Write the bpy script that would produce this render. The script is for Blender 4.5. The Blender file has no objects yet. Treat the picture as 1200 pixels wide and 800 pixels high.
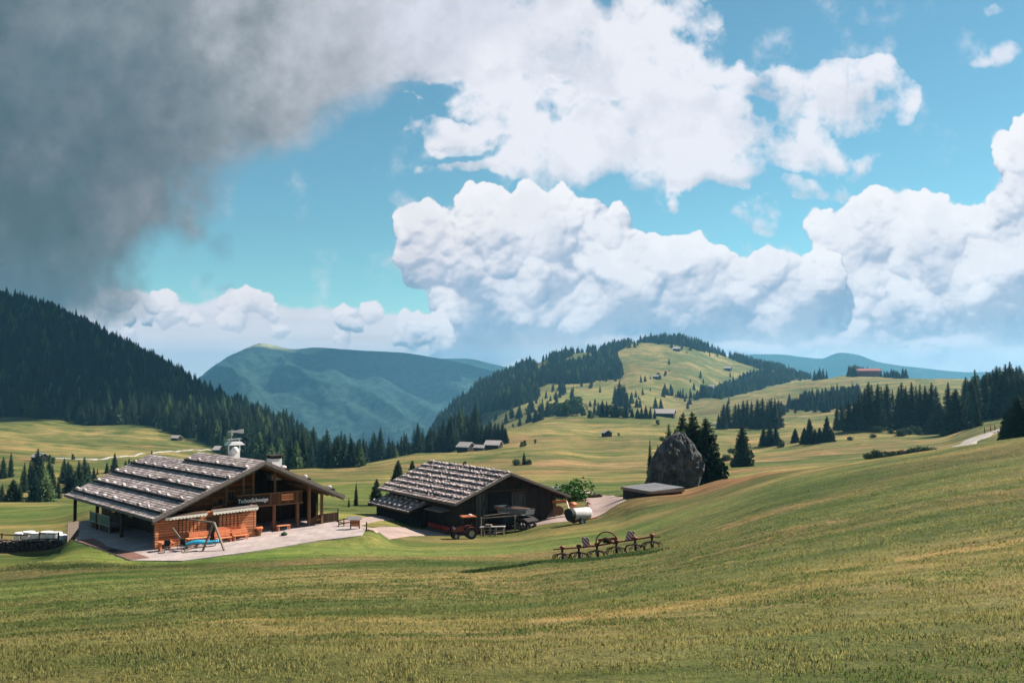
import bpy, bmesh, math, random
import numpy as np
from mathutils import Vector, Matrix
random.seed(7); rng = np.random.default_rng(7)
sc = bpy.context.scene
col = sc.collection
R = math.radians
F = 1167.0; PITCH = math.atan(47 / F); CT, ST = math.cos(PITCH), math.sin(PITCH)

def D(px, py):
    u = (px - 600) / F; v = (400 - py) / F
    return np.array([u, CT - v * ST, ST + v * CT])
def P(px, py, Y):
    d = D(px, py); return Vector(d * Y / d[1])
def slope(py):
    v = (400 - py) / F; return (ST + v * CT) / (CT - v * ST)

# ------------------------------------------------------------------ numpy noise
def _hash(ix, iy, seed):
    n = (ix.astype(np.int64) * 374761393 + iy.astype(np.int64) * 668265263 + seed * 1442695041) & 0xffffffff
    n = ((n ^ (n >> 13)) * 1274126177) & 0xffffffff
    return ((n ^ (n >> 16)) & 0xffffff) / float(0xffffff)
def vnoise(x, y, seed=0):
    x = np.asarray(x, float); y = np.asarray(y, float)
    ix = np.floor(x); iy = np.floor(y); fx = x - ix; fy = y - iy
    fx = fx * fx * fx * (fx * (fx * 6 - 15) + 10); fy = fy * fy * fy * (fy * (fy * 6 - 15) + 10)
    a = _hash(ix, iy, seed); b = _hash(ix + 1, iy, seed); c = _hash(ix, iy + 1, seed); d = _hash(ix + 1, iy + 1, seed)
    return (a * (1 - fx) + b * fx) * (1 - fy) + (c * (1 - fx) + d * fx) * fy
def fbm(x, y, octv=5, seed=0, gain=.5):
    s = 0; a = 1; t = 0
    for i in range(octv):
        s = s + a * vnoise(x * 2 ** i + 17.3 * i, y * 2 ** i - 9.1 * i, seed + i); t += a; a *= gain
    return s / t
def sstep(a, b, x):
    t = np.clip((x - a) / (b - a), 0, 1); return t * t * (3 - 2 * t)
def pchip(xk, yk, x):
    xk = np.asarray(xk, float); yk = np.asarray(yk, float); h = np.diff(xk); de = np.diff(yk, axis=0)
    de = de / (h if yk.ndim == 1 else h[:, None])
    m = np.zeros_like(yk)
    a, b = de[:-1], de[1:]
    w1 = (2 * h[1:] + h[:-1]); w2 = (h[1:] + 2 * h[:-1])
    if yk.ndim > 1: w1 = w1[:, None]; w2 = w2[:, None]
    ok = a * b > 0
    with np.errstate(divide='ignore', invalid='ignore'):
        mm = (w1 + w2) / (w1 / np.where(ok, a, 1) + w2 / np.where(ok, b, 1))
    m[1:-1] = np.where(ok, mm, 0); m[0] = de[0]; m[-1] = de[-1]
    i = np.clip(np.searchsorted(xk, x) - 1, 0, len(xk) - 2)
    t = (x - xk[i]) / h[i]; hh = h[i]
    if yk.ndim > 1: t = t[:, None]; hh = hh[:, None]
    return (yk[i] * (1 + 2 * t) * (1 - t) ** 2 + m[i] * hh * t * (1 - t) ** 2 + yk[i + 1] * t * t * (3 - 2 * t) + m[i + 1] * hh * t * t * (t - 1))

# ------------------------------------------------------------------ terrain heights: surveyed profiles (distance, sight line) along bearings
T = {
 -700: [(16,770),(30,735),(45,712),(60,700),(80,690),(130,660),(200,610),(300,570),(500,520),(700,480),(1000,420),(1400,350),(1700,370),(4000,440),(12000,446)],
 -150: [(16,768),(30,730),(45,705),(60,688),(70,676),(80,660),(90,645),(130,618),(180,598),(230,598),(300,578),(400,546),(600,508),(800,484),(1000,430),(1350,362),(1550,345),(1900,370),(4000,440),(12000,446)],
 0: [(16,765),(30,725),(45,700),(60,680),(68,667),(74,662),(82,655),(88,648),(90,641),(95,633),(105,622),(130,609),(180,590),(230,596),(300,575),(400,545),(600,513),(800,490),(1000,440),(1300,375),(1500,357),(1800,378),(4000,440),(12000,446)],
 50: [(16,763),(30,722),(45,697),(60,677),(66,664),(70,657),(75,660),(82,653),(88,646),(90,640),(95,632),(105,620),(130,607),(180,590),(230,598),(300,575),(400,547),(600,518),(800,491),(1000,445),(1300,381),(1450,369),(1800,388),(4000,440),(12000,446)],
 78: [(16,762),(30,720),(45,694),(60,674),(67,662),(71,655),(76,649),(82,643),(86,641),(90,637),(95,631),(105,618),(130,603),(175,590),(230,600),(300,576),(400,548),(600,520),(800,494),(1000,451),(1300,390),(1440,380),(1750,400),(4000,445),(12000,446)],
 100: [(16,761),(30,719),(45,693),(60,672),(66,662),(71,653),(76,644),(82,630),(88,622),(95,613),(105,607),(130,598),(170,590),(230,600),(300,577),(400,549),(600,522),(800,497),(1000,457),(1300,398),(1430,391),(1700,410),(4000,450),(12000,447)],
 160: [(16,759),(30,716),(45,690),(60,670),(70,658),(76,643),(83,630),(90,612),(98,597),(105,593),(130,587),(170,582),(230,594),(300,570),(400,549),(600,526),(780,500),(1000,465),(1250,425),(1350,422),(1600,440),(3000,480),(12000,447)],
 200: [(16,757),(30,712),(45,687),(60,669),(71,655),(76,643),(84,627),(90,611),(100,598),(130,585),(170,580),(230,588),(300,566),(400,549),(600,528),(760,508),(1000,472),(1200,446),(1300,444),(1500,460),(3000,500),(12000,447)],
 250: [(16,756),(30,710),(45,685),(60,667),(73,650),(80,634),(90,612),(100,598),(130,584),(190,570),(260,564),(360,556),(500,548),(650,528),(800,508),(1000,484),(1120,474),(1350,490),(3000,520),(12000,448)],
 300: [(16,755),(30,708),(45,683),(60,665),(75,645),(85,624),(95,607),(105,597),(130,582),(200,563),(300,556),(400,554),(550,548),(700,530),(850,508),(1000,497),(1200,520),(3000,540),(12000,448)],
 350: [(16,755),(30,707),(45,681),(60,663),(74,645),(84,626),(95,609),(105,600),(130,586),(200,565),(300,554),(380,551),(480,556),(650,545),(800,530),(920,521),(1100,545),(3000,550),(12000,450)],
 400: [(16,755),(30,706),(45,680),(60,661),(75,643),(85,628),(92,617),(100,609),(110,600),(135,585),(170,571),(250,558),(350,550),(420,548),(520,553),(700,560),(900,580),(2000,570),(3500,545),(12000,452)],
 450: [(16,755),(30,705),(45,679),(60,660),(75,645),(85,632),(92,622),(100,611),(110,602),(135,586),(170,570),(260,554),(360,544),(440,539),(560,548),(700,560),(900,575),(2000,565),(3500,545),(12000,452)],
 500: [(16,755),(30,705),(45,678),(60,659),(75,647),(84,638),(88,634),(93,628),(100,620),(110,606),(135,588),(180,570),(260,553),(370,538),(450,531),(580,543),(900,570),(1400,545),(1800,511),(2200,545),(3500,545),(12000,452)],
 550: [(16,755),(30,705),(45,677),(60,659),(75,646),(84,638),(88,635),(93,630),(98,626),(110,610),(135,590),(180,571),(260,553),(380,537),(500,529),(600,519),(650,515),(800,530),(1200,522),(1600,500),(1950,464),(2300,500),(3500,530),(12000,452)],
 600: [(16,755),(30,704),(45,677),(60,658),(75,643),(88,632),(94,626),(100,620),(110,608),(135,588),(180,570),(260,551),(380,533),(500,521),(600,508),(670,502),(830,508),(1100,497),(1300,484),(1550,468),(1800,452),(2050,440),(2400,478),(3500,520),(12000,452)],
 650: [(16,753),(30,701),(45,673),(60,655),(75,637),(86,625),(92,618),(99,609),(108,600),(118,588),(140,577),(180,566),(260,551),(380,531),(500,517),(650,500),(780,490),(930,496),(1150,482),(1400,468),(1600,455),(1850,437),(2100,419),(2500,450),(3500,500),(12000,452)],
 700: [(16,750),(30,695),(45,668),(60,650),(72,634),(82,623),(90,613),(97,607),(105,598),(115,588),(130,580),(160,571),(200,563),(260,552),(350,540),(500,520),(650,504),(830,487),(980,491),(1200,478),(1450,462),(1700,448),(1900,432),(2180,411),(2600,445),(3500,480),(12000,452)],
 725: [(16,749),(30,692),(45,664),(60,645),(72,630),(84,616),(93,604),(98,594),(104,588),(112,583),(130,576),(150,573),(200,562),(300,546),(450,526),(650,503),(860,486),(1000,490),(1250,475),(1500,459),(1750,442),(1950,425),(2260,406),(2650,436),(3500,475),(12000,452)],
 750: [(16,748),(30,689),(45,661),(60,641),(72,625),(84,608),(92,596),(98,586),(105,581),(115,577),(130,575),(150,571),(200,560),(300,545),(450,525),(650,503),(880,485),(1030,489),(1250,475),(1500,458),(1750,438),(2000,420),(2350,401),(2700,430),(3500,470),(12000,452)],
 800: [(16,746),(30,682),(45,650),(60,627),(72,609),(84,594),(95,583),(105,577),(118,573),(135,575),(180,566),(260,552),(400,532),(550,515),(750,497),(980,487),(1130,492),(1400,475),(1600,457),(1900,432),(2200,412),(2450,397),(2800,430),(3500,465),(12000,452)],
 850: [(16,745),(30,673),(45,636),(60,612),(72,594),(84,579),(95,568),(105,562),(113,561),(135,566),(180,557),(240,546),(330,538),(450,528),(600,512),(800,497),(960,488),(1100,482),(1300,473),(1480,466),(1700,472),(1900,455),(2200,433),(2600,417),(2900,440),(3500,460),(12000,452)],
 900: [(16,741),(30,664),(45,622),(60,596),(72,578),(82,565),(92,556),(98,553),(112,559),(150,556),(220,545),(320,536),(450,524),(600,509),(750,500),(950,490),(1100,482),(1300,469),(1580,455),(1800,462),(2100,446),(2600,429),(2900,440),(3500,455),(12000,452)],
 1000: [(16,733),(30,650),(45,602),(60,572),(72,554),(80,545),(88,541),(100,549),(140,547),(200,539),(300,528),(400,517),(500,507),(560,503),(700,497),(850,488),(1000,479),(1200,464),(1400,451),(1600,443),(1750,440),(2000,450),(3000,455),(12000,452)],
 1100: [(16,726),(30,636),(45,582),(60,552),(70,537),(76,530),(82,526),(95,534),(140,537),(200,531),(300,522),(400,512),(500,504),(600,499),(750,489),(900,471),(1100,456),(1350,447),(1550,444),(1800,450),(3000,455),(12000,452)],
 1150: [(16,723),(30,628),(45,574),(60,543),(70,528),(79,519),(95,526),(140,528),(180,524),(240,515),(320,504),(400,498),(500,493),(650,485),(1000,462),(1300,449),(1500,446),(1800,450),(3000,455),(12000,452)],
 1200: [(16,720),(30,620),(45,566),(60,535),(70,520),(77,512),(92,520),(140,518),(200,507),(280,497),(380,491),(500,486),(700,474),(1000,458),(1300,448),(1500,446),(1800,450),(3000,455),(12000,452)],
 1350: [(16,712),(30,600),(45,545),(60,512),(72,498),(82,493),(100,500),(150,500),(250,490),(400,480),(700,465),(1000,452),(1500,444),(3000,452),(12000,452)],
 1900: [(16,690),(30,570),(45,515),(60,485),(80,465),(110,468),(200,462),(400,455),(1000,440),(2000,440),(12000,450)],
}
LY = np.linspace(math.log(12), math.log(12000), 1100)
kx = sorted(T)
A_ = []
for k in kx:
    p = T[k]; ly = np.log([q[0] for q in p]); sl = np.array([slope(q[1]) for q in p])
    A_.append(pchip(ly, sl, np.clip(LY, ly[0], ly[-1])))
PXG = np.arange(-700, 1901, 4.0)
G_ = pchip(kx, np.array(A_), PXG)            # (px, logY) -> slope
# soften the bearings' seams
for _ in range(3):
    G_[1:-1] = .25 * G_[:-2] + .5 * G_[1:-1] + .25 * G_[2:]
def Hbase(x, y):
    x = np.asarray(x, float); y = np.asarray(y, float)
    yy = np.maximum(y, 8.0)
    px = np.clip(600 + F * x / (np.maximum(y, 12.0) * CT) * 1.0008, -699, 1899)
    fx = (px + 700) / 4.0; ix = np.clip(fx.astype(int), 0, len(PXG) - 2); fx = fx - ix
    fy = (np.log(np.clip(yy, 12.01, 11990)) - LY[0]) / (LY[1] - LY[0]); iy = np.clip(fy.astype(int), 0, len(LY) - 2); fy = fy - iy
    s = (G_[ix, iy] * (1 - fx) + G_[ix + 1, iy] * fx) * (1 - fy) + (G_[ix, iy + 1] * (1 - fx) + G_[ix + 1, iy + 1] * fx) * fy
    far = s * np.clip(yy, 12, 1e9)
    near = -1.75 - .135 * y + .05 * np.clip(x, -60, 60)
    w = sstep(9, 17, y)
    return near * (1 - w) + far * w

ZT = -12.70      # terrace level
HA = P(180, 608, 75); HAZ = -40.5
he2 = Vector((math.sin(R(HAZ)), math.cos(R(HAZ)), 0)); he1 = Vector((math.cos(R(HAZ)), -math.sin(R(HAZ)), 0))
BA = P(534, 590, 95); BAZ = -33.0
be2 = Vector((math.sin(R(BAZ)), math.cos(R(BAZ)), 0)); be1 = Vector((math.cos(R(BAZ)), -math.sin(R(BAZ)), 0))
TILT = .042
def ZTf(x, y): return ZT + TILT * np.clip((x - HA.x) * he1.x + (y - HA.y) * he1.y, 0, 18)
def zpt(px, py, z):
    d = D(px, py); z0 = z
    for _ in range(30): p = d * z0 / d[2]; z0 = z0 * .5 + .5 * (z + (float(ZTf(p[0], p[1])) - ZT if abs(z - ZT) < .3 else 0))
    return Vector(d * z0 / d[2])
TERR = [zpt(88, 633, ZT), zpt(118, 643, ZT), zpt(152, 656, ZT), zpt(214, 656.5, ZT), zpt(300, 645, ZT), zpt(372, 633, ZT), zpt(424, 627, ZT),
        zpt(429, 619, ZT), zpt(404, 614, ZT), HA + he1 * 17.0 + he2 * 7, HA + he1 * 15.5 + he2 * 22, HA + he1 * 1.0 + he2 * 20.3]
def inpoly(x, y, poly, grow=0.0):
    x = np.asarray(x, float); y = np.asarray(y, float)
    c = np.zeros(x.shape, bool); n = len(poly)
    for i in range(n):
        x0, y0 = poly[i][0], poly[i][1]; x1, y1 = poly[(i + 1) % n][0], poly[(i + 1) % n][1]
        cond = ((y0 > y) != (y1 > y))
        with np.errstate(divide='ignore', invalid='ignore'):
            c ^= cond & (x < (x1 - x0) * (y - y0) / (y1 - y0 + 1e-12) + x0)
    return c
def dist_poly(x, y, poly):
    d = np.full(np.shape(x), 1e9); n = len(poly)
    for i in range(n):
        x0, y0 = poly[i][0], poly[i][1]; x1, y1 = poly[(i + 1) % n][0], poly[(i + 1) % n][1]
        L2 = (x1 - x0) ** 2 + (y1 - y0) ** 2
        t = np.clip(((x - x0) * (x1 - x0) + (y - y0) * (y1 - y0)) / L2, 0, 1)
        d = np.minimum(d, np.hypot(x - x0 - t * (x1 - x0), y - y0 - t * (y1 - y0)))
    return np.where(inpoly(x, y, poly), -d, d)
def H(x, y):
    x = np.asarray(x, float); y = np.asarray(y, float)
    z = Hbase(x, y)
    a = np.interp(y, [0, 40, 100, 300, 1000, 3000, 12000], [.0, .10, .22, .8, 2.2, 4, 20])
    n1 = fbm(x / 45, y / 45, 3, 3) - .5
    z = z + a * n1 * 1.2 + np.interp(y, [0, 60, 200, 500], [.05, .10, .25, .5]) * (fbm(x / 6, y / 6, 3, 11) - .5)
    # small soil terraces on the mid meadow
    z = z + np.interp(y, [110, 200, 500, 900, 2500], [0, .8, 2.6, 2.5, 5]) * (fbm(x / 60, y / 24, 3, 23) - .5) + np.interp(y, [60, 110, 250, 600, 1500], [0, .15, .8, 1.6, 3]) * (fbm(x / 22, y / 10, 3, 29) - .5)
    q = (y > 60) & (y < 125) & (x < 5) & (x > -75)
    if q.any():
        dp = dist_poly(x[q], y[q], TERR); zq = z[q]
        zt_ = ZTf(x[q], y[q]); w = sstep(0, 1, np.clip((.7 + 1.9 * sstep(-38, -31, x[q]) - dp) / (.5 + 1.8 * sstep(-38, -31, x[q])), 0, 1)); zq = zq * (1 - w) + (zt_ - .05) * w
        zq = np.where(dp < -.1, zt_ - .05 - .2 * sstep(-.1, -.9, dp), zq)
        z = z.copy(); z[q] = zq
    return z
def Hs(x, y): return float(H(np.array([x]), np.array([y]))[0])
_Y = np.geomspace(14, 6000, 1600)
def hit(px, py, ymin=14):
    u = (px - 600) / F; s = slope(py)
    yy = _Y[_Y >= ymin]; xx = u * yy / (CT - (400 - py) / F * ST)
    h = H(xx, yy) / yy - s
    k = np.argmax(h >= 0)
    if h[k] < 0: k = int(np.argmax(h[:-300])) if len(h) > 400 else int(np.argmax(h))
    elif k > 0:
        t = h[k - 1] / (h[k - 1] - h[k]); y = yy[k - 1] + (yy[k] - yy[k - 1]) * t; x = xx[k - 1] + (xx[k] - xx[k - 1]) * t
        return Vector((x, y, Hs(x, y)))
    return Vector((xx[k], yy[k], Hs(xx[k], yy[k])))

_Yc = np.geomspace(120, 5000, 520)
def hits(px, py, ymin):
    out = []
    yy = _Yc[_Yc >= ymin]
    for i in range(0, len(px), 2000):
        a = px[i:i + 2000]; b = py[i:i + 2000]; v = (400 - b) / F; s = (ST + v * CT) / (CT - v * ST)
        Yg = np.broadcast_to(yy[None], (len(a), len(yy))); Xg = ((a - 600) / F / (CT - v * ST))[:, None] * yy[None]
        h = Hbase(Xg, Yg) / Yg - s[:, None]; k = np.argmax(h >= 0, 1); bad = h[np.arange(len(a)), k] < 0; k = np.where(bad, np.argmax(h, 1), k)
        k0 = np.maximum(k - 1, 0); r = np.arange(len(a)); h0, h1 = h[r, k0], h[r, k]; t = np.where((h0 < 0) & (h1 >= 0), -h0 / np.where(h1 - h0 == 0, 1, h1 - h0), 1)
        y = yy[k0] + (yy[k] - yy[k0]) * t; x = (a - 600) / F / (CT - v * ST) * y; out.append(np.stack([x, y, H(x, y)], -1))
    return np.concatenate(out)
# ------------------------------------------------------------------ materials
def newmat(name, rough=.85, spec=.3):
    m = bpy.data.materials.new(name); m.use_nodes = True; nt = m.node_tree
    b = nt.nodes['Principled BSDF']; b.inputs['Roughness'].default_value = rough
    b.inputs['Specular IOR Level'].default_value = spec
    return m, nt, b
def N(nt, t, **k):
    n = nt.nodes.new(t)
    for a, v in k.items(): setattr(n, a, v)
    return n
def ramp(nt, stops):
    r = N(nt, 'ShaderNodeValToRGB'); e = r.color_ramp.elements
    while len(e) > 1: e.remove(e[-1])
    e[0].position = stops[0][0]; e[0].color = (*stops[0][1], 1)
    for p, c in stops[1:]:
        q = e.new(p); q.color = (*c, 1)
    return r
def mixc(nt, mode, fac, a, b):
    n = N(nt, 'ShaderNodeMix', data_type='RGBA', blend_type=mode)
    for i, v in ((0, fac), (6, a), (7, b)):
        if hasattr(v, 'is_linked') or isinstance(v, bpy.types.NodeSocket): nt.links.new(v, n.inputs[i])
        else: n.inputs[i].default_value = v if i == 0 else (*v, 1)
    return n.outputs[2]
def noise(nt, vec, scale, detail=4, rough=.55, dist=0):
    n = N(nt, 'ShaderNodeTexNoise'); n.inputs['Scale'].default_value = scale; n.inputs['Detail'].default_value = detail
    n.inputs['Roughness'].default_value = rough; n.inputs['Distortion'].default_value = dist
    if vec is not None: nt.links.new(vec, n.inputs['Vector'])
    return n.outputs['Fac']
def mapped(nt, scale=(1, 1, 1), rot=(0, 0, 0), src='Object'):
    t = N(nt, 'ShaderNodeTexCoord'); m = N(nt, 'ShaderNodeMapping')
    m.inputs['Scale'].default_value = scale; m.inputs['Rotation'].default_value = rot
    nt.links.new(t.outputs[src], m.inputs['Vector']); return m.outputs[0]
def bump(nt, b, h, strength=.5, dist=.05):
    n = N(nt, 'ShaderNodeBump'); n.inputs['Strength'].default_value = strength; n.inputs['Distance'].default_value = dist
    nt.links.new(h, n.inputs['Height']); nt.links.new(n.outputs[0], b.inputs['Normal'])
def plain(name, c, rough=.7, var=.25, scale=3.0, spec=.3, metal=0):
    m, nt, b = newmat(name, rough, spec); v = mapped(nt)
    f = noise(nt, v, scale, 6, .65)
    r = ramp(nt, [(.25, tuple(x * (1 - var) for x in c)), (.5, c), (.78, tuple(min(1, x * (1 + var)) for x in c))])
    nt.links.new(f, r.inputs[0]); nt.links.new(r.outputs[0], b.inputs['Base Color']); b.inputs['Metallic'].default_value = metal
    f2 = noise(nt, v, scale * 8, 3); bump(nt, b, f2, .3, .01)
    return m
def wood(name, c, axis='z', period=.2, stretch='x', var=.35, rot=(0, 0, 0)):
    m, nt, b = newmat(name, .85, .2)
    t = N(nt, 'ShaderNodeTexCoord'); mp = N(nt, 'ShaderNodeMapping'); mp.inputs['Rotation'].default_value = rot
    nt.links.new(t.outputs['Object'], mp.inputs[0])
    sp = N(nt, 'ShaderNodeSeparateXYZ'); nt.links.new(mp.outputs[0], sp.inputs[0])
    s2 = {'x': (.6, 9, 9), 'y': (9, .6, 9), 'z': (9, 9, .6)}[stretch]
    m2 = N(nt, 'ShaderNodeMapping'); m2.inputs['Scale'].default_value = s2; nt.links.new(mp.outputs[0], m2.inputs[0])
    f = noise(nt, m2.outputs[0], 1.6, 6, .7)
    f3 = noise(nt, mp.outputs[0], .7, 4, .6)
    r = ramp(nt, [(.25, tuple(x * (1 - var) for x in c)), (.5, c), (.75, tuple(x * (1 + var) for x in c))])
    nt.links.new(f, r.inputs[0])
    dv = N(nt, 'ShaderNodeMath', operation='DIVIDE'); dv.inputs[1].default_value = period; nt.links.new(sp.outputs['XYZ'.index(axis.upper())], dv.inputs[0])
    fl = N(nt, 'ShaderNodeMath', operation='FLOOR'); nt.links.new(dv.outputs[0], fl.inputs[0])
    wn = N(nt, 'ShaderNodeTexWhiteNoise', noise_dimensions='1D'); nt.links.new(fl.outputs[0], wn.inputs['W'])
    rr = ramp(nt, [(0, (.55, .55, .55)), (1, (1.2, 1.15, 1.1))]); nt.links.new(wn.outputs['Value'], rr.inputs[0])
    c1 = mixc(nt, 'MULTIPLY', 1.0, r.outputs[0], rr.outputs[0])
    r3 = ramp(nt, [(.3, (.6, .6, .62)), (.7, (1.15, 1.12, 1.1))]); nt.links.new(f3, r3.inputs[0])
    c1 = mixc(nt, 'MULTIPLY', .8, c1, r3.outputs[0])
    fr = N(nt, 'ShaderNodeMath', operation='FRACT'); nt.links.new(dv.outputs[0], fr.inputs[0])
    pp = N(nt, 'ShaderNodeMath', operation='PINGPONG'); pp.inputs[1].default_value = .5; nt.links.new(fr.outputs[0], pp.inputs[0])
    r2 = ramp(nt, [(0, (.12, .12, .12)), (.07, (.3, .3, .3)), (.13, (1, 1, 1))]); nt.links.new(pp.outputs[0], r2.inputs[0])
    c2 = mixc(nt, 'MULTIPLY', 1.0, c1, r2.outputs[0])
    nt.links.new(c2, b.inputs['Base Color']); bump(nt, b, r2.outputs[0], .6, .03)
    return m
def attrmat(name, rough=.9, nscale=4, nvar=.25, bumps=.4, tint=(1, 1, 1), spec=.2, bdist=.02):
    m, nt, b = newmat(name, rough, spec)
    a = N(nt, 'ShaderNodeAttribute', attribute_name='Col'); v = mapped(nt)
    f = noise(nt, v, nscale, 6, .7)
    r = ramp(nt, [(.25, (1 - nvar,) * 3), (.75, (1 + nvar,) * 3)]); nt.links.new(f, r.inputs[0])
    c = mixc(nt, 'MULTIPLY', 1.0, a.outputs['Color'], r.outputs[0]); c = mixc(nt, 'MULTIPLY', 1.0, c, tint)
    nt.links.new(c, b.inputs['Base Color'])
    if bumps: bump(nt, b, f, bumps, bdist)
    return m
M = {}
M['wood_dark'] = wood('dark_wood', (.055, .032, .020), 'x', .19, 'z')
M['wood_old'] = wood('weathered_black_wood', (.045, .036, .032), 'x', .2, 'z')
M['wood_log'] = wood('brown_log_wall', (.24, .095, .042), 'z', .22, 'x')
M['wood_warm'] = wood('warm_timber', (.66, .27, .13), 'z', .19, 'x')
M['wood_post'] = plain('post_timber', (.17, .085, .045), .85, .35, 5)
M['wood_dkpost'] = plain('dark_post', (.065, .036, .022), .85, .35, 5)
M['wood_grey'] = plain('grey_timber', (.22, .17, .14), .9, .35, 6)
M['bench'] = plain('orange_bench_wood', (.60, .21, .10), .6, .25, 5)
M['batten'] = plain('dark_roof_log', (.030, .024, .024), .9, .3, 4)
M['stone_white'] = plain('pale_roof_stone', (.50, .43, .42), .9, .3, 5)
M['stone_roof'] = plain('roof_stone', (.46, .37, .355), .95, .35, 4)
M['stone_wall'] = plain('dry_stone', (.10, .075, .07), .95, .6, 4)
M['fascia'] = plain('grey_fascia_board', (.14, .115, .105), .85, .35, 4)
M['shingle'] = attrmat('wooden_shingles', .85, 9, .35, .5)
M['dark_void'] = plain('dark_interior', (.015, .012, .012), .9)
M['red'] = plain('worn_red_paint', (.20, .04, .028), .5, .3, 8)
M['orange'] = plain('orange_paint', (.40, .115, .05), .5, .25, 6)
M['white'] = plain('white_paint', (.72, .70, .70), .5, .1, 5)
M['grey_metal'] = plain('grey_metal', (.30, .30, .31), .45, .25, 8, metal=.4)
M['black'] = plain('black_rubber', (.018, .018, .02), .75, .3, 6)
M['blue'] = plain('blue_plastic', (.02, .26, .42), .35, .1, 3)
M['dkblue'] = plain('dark_blue_paint', (.02, .035, .06), .5, .2, 4)
M['glass'] = plain('dark_window_glass', (.02, .025, .03), .12, .1, 3, spec=.6)
M['mesh_panel'] = plain('green_wire_panel', (.05, .10, .08), .6, .3, 20)
M['plaster'] = plain('white_plaster', (.62, .60, .58), .85, .15, 3)
M['rock'] = None
M['scallop'] = plain('cream_awning_cloth', (.85, .78, .68), .8, .1, 4)
M['flower_red'] = plain('red_flowers', (.36, .03, .03), .7, .4, 20)
M['flower_orange'] = plain('orange_flowers', (.55, .16, .06), .7, .4, 20)
M['slate'] = plain('slate_grey_boards', (.15, .145, .155), .7, .35, 2.5)
M['bark'] = plain('tree_bark', (.07, .05, .04), .95, .3, 6)
M['cloth_dark'] = plain('dark_clothes', (.03, .03, .05), .9, .3, 6)
M['cloth_red'] = plain('reddish_clothes', (.22, .06, .06), .9, .3, 6)
M['skin'] = plain('skin', (.45, .26, .18), .6, .1, 6)
M['red_far'] = plain('faded_red_boards', (.22, .055, .045), .8, .25, .4)
M['roof_far'] = plain('pale_shingle_roof', (.36, .31, .30), .8, .25, .8)
M['gravel'] = None

def foliage(name, c0, c1, rand=.5):
    m, nt, b = newmat(name, .75, .15)
    oi = N(nt, 'ShaderNodeObjectInfo'); v = mapped(nt)
    f = noise(nt, v, .9, 3, .6)
    ad = N(nt, 'ShaderNodeMath', operation='MULTIPLY_ADD'); ad.inputs[1].default_value = rand
    nt.links.new(oi.outputs['Random'], ad.inputs[0])
    mu = N(nt, 'ShaderNodeMath', operation='MULTIPLY'); mu.inputs[1].default_value = 1 - rand * .6; nt.links.new(f, mu.inputs[0]); nt.links.new(mu.outputs[0], ad.inputs[2])
    r = ramp(nt, [(.2, c0), (.95, c1)]); nt.links.new(ad.outputs[0], r.inputs[0]); nt.links.new(r.outputs[0], b.inputs['Base Color'])
    return m
M['spruce'] = foliage('spruce_needles', (.009, .027, .022), (.030, .060, .030))
M['broad'] = foliage('broad_leaves', (.022, .052, .020), (.060, .115, .034))
M['larch'] = foliage('larch_needles', (.055, .10, .035), (.12, .17, .06))
M['juniper'] = foliage('juniper_leaves', (.020, .045, .022), (.045, .085, .035))

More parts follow.
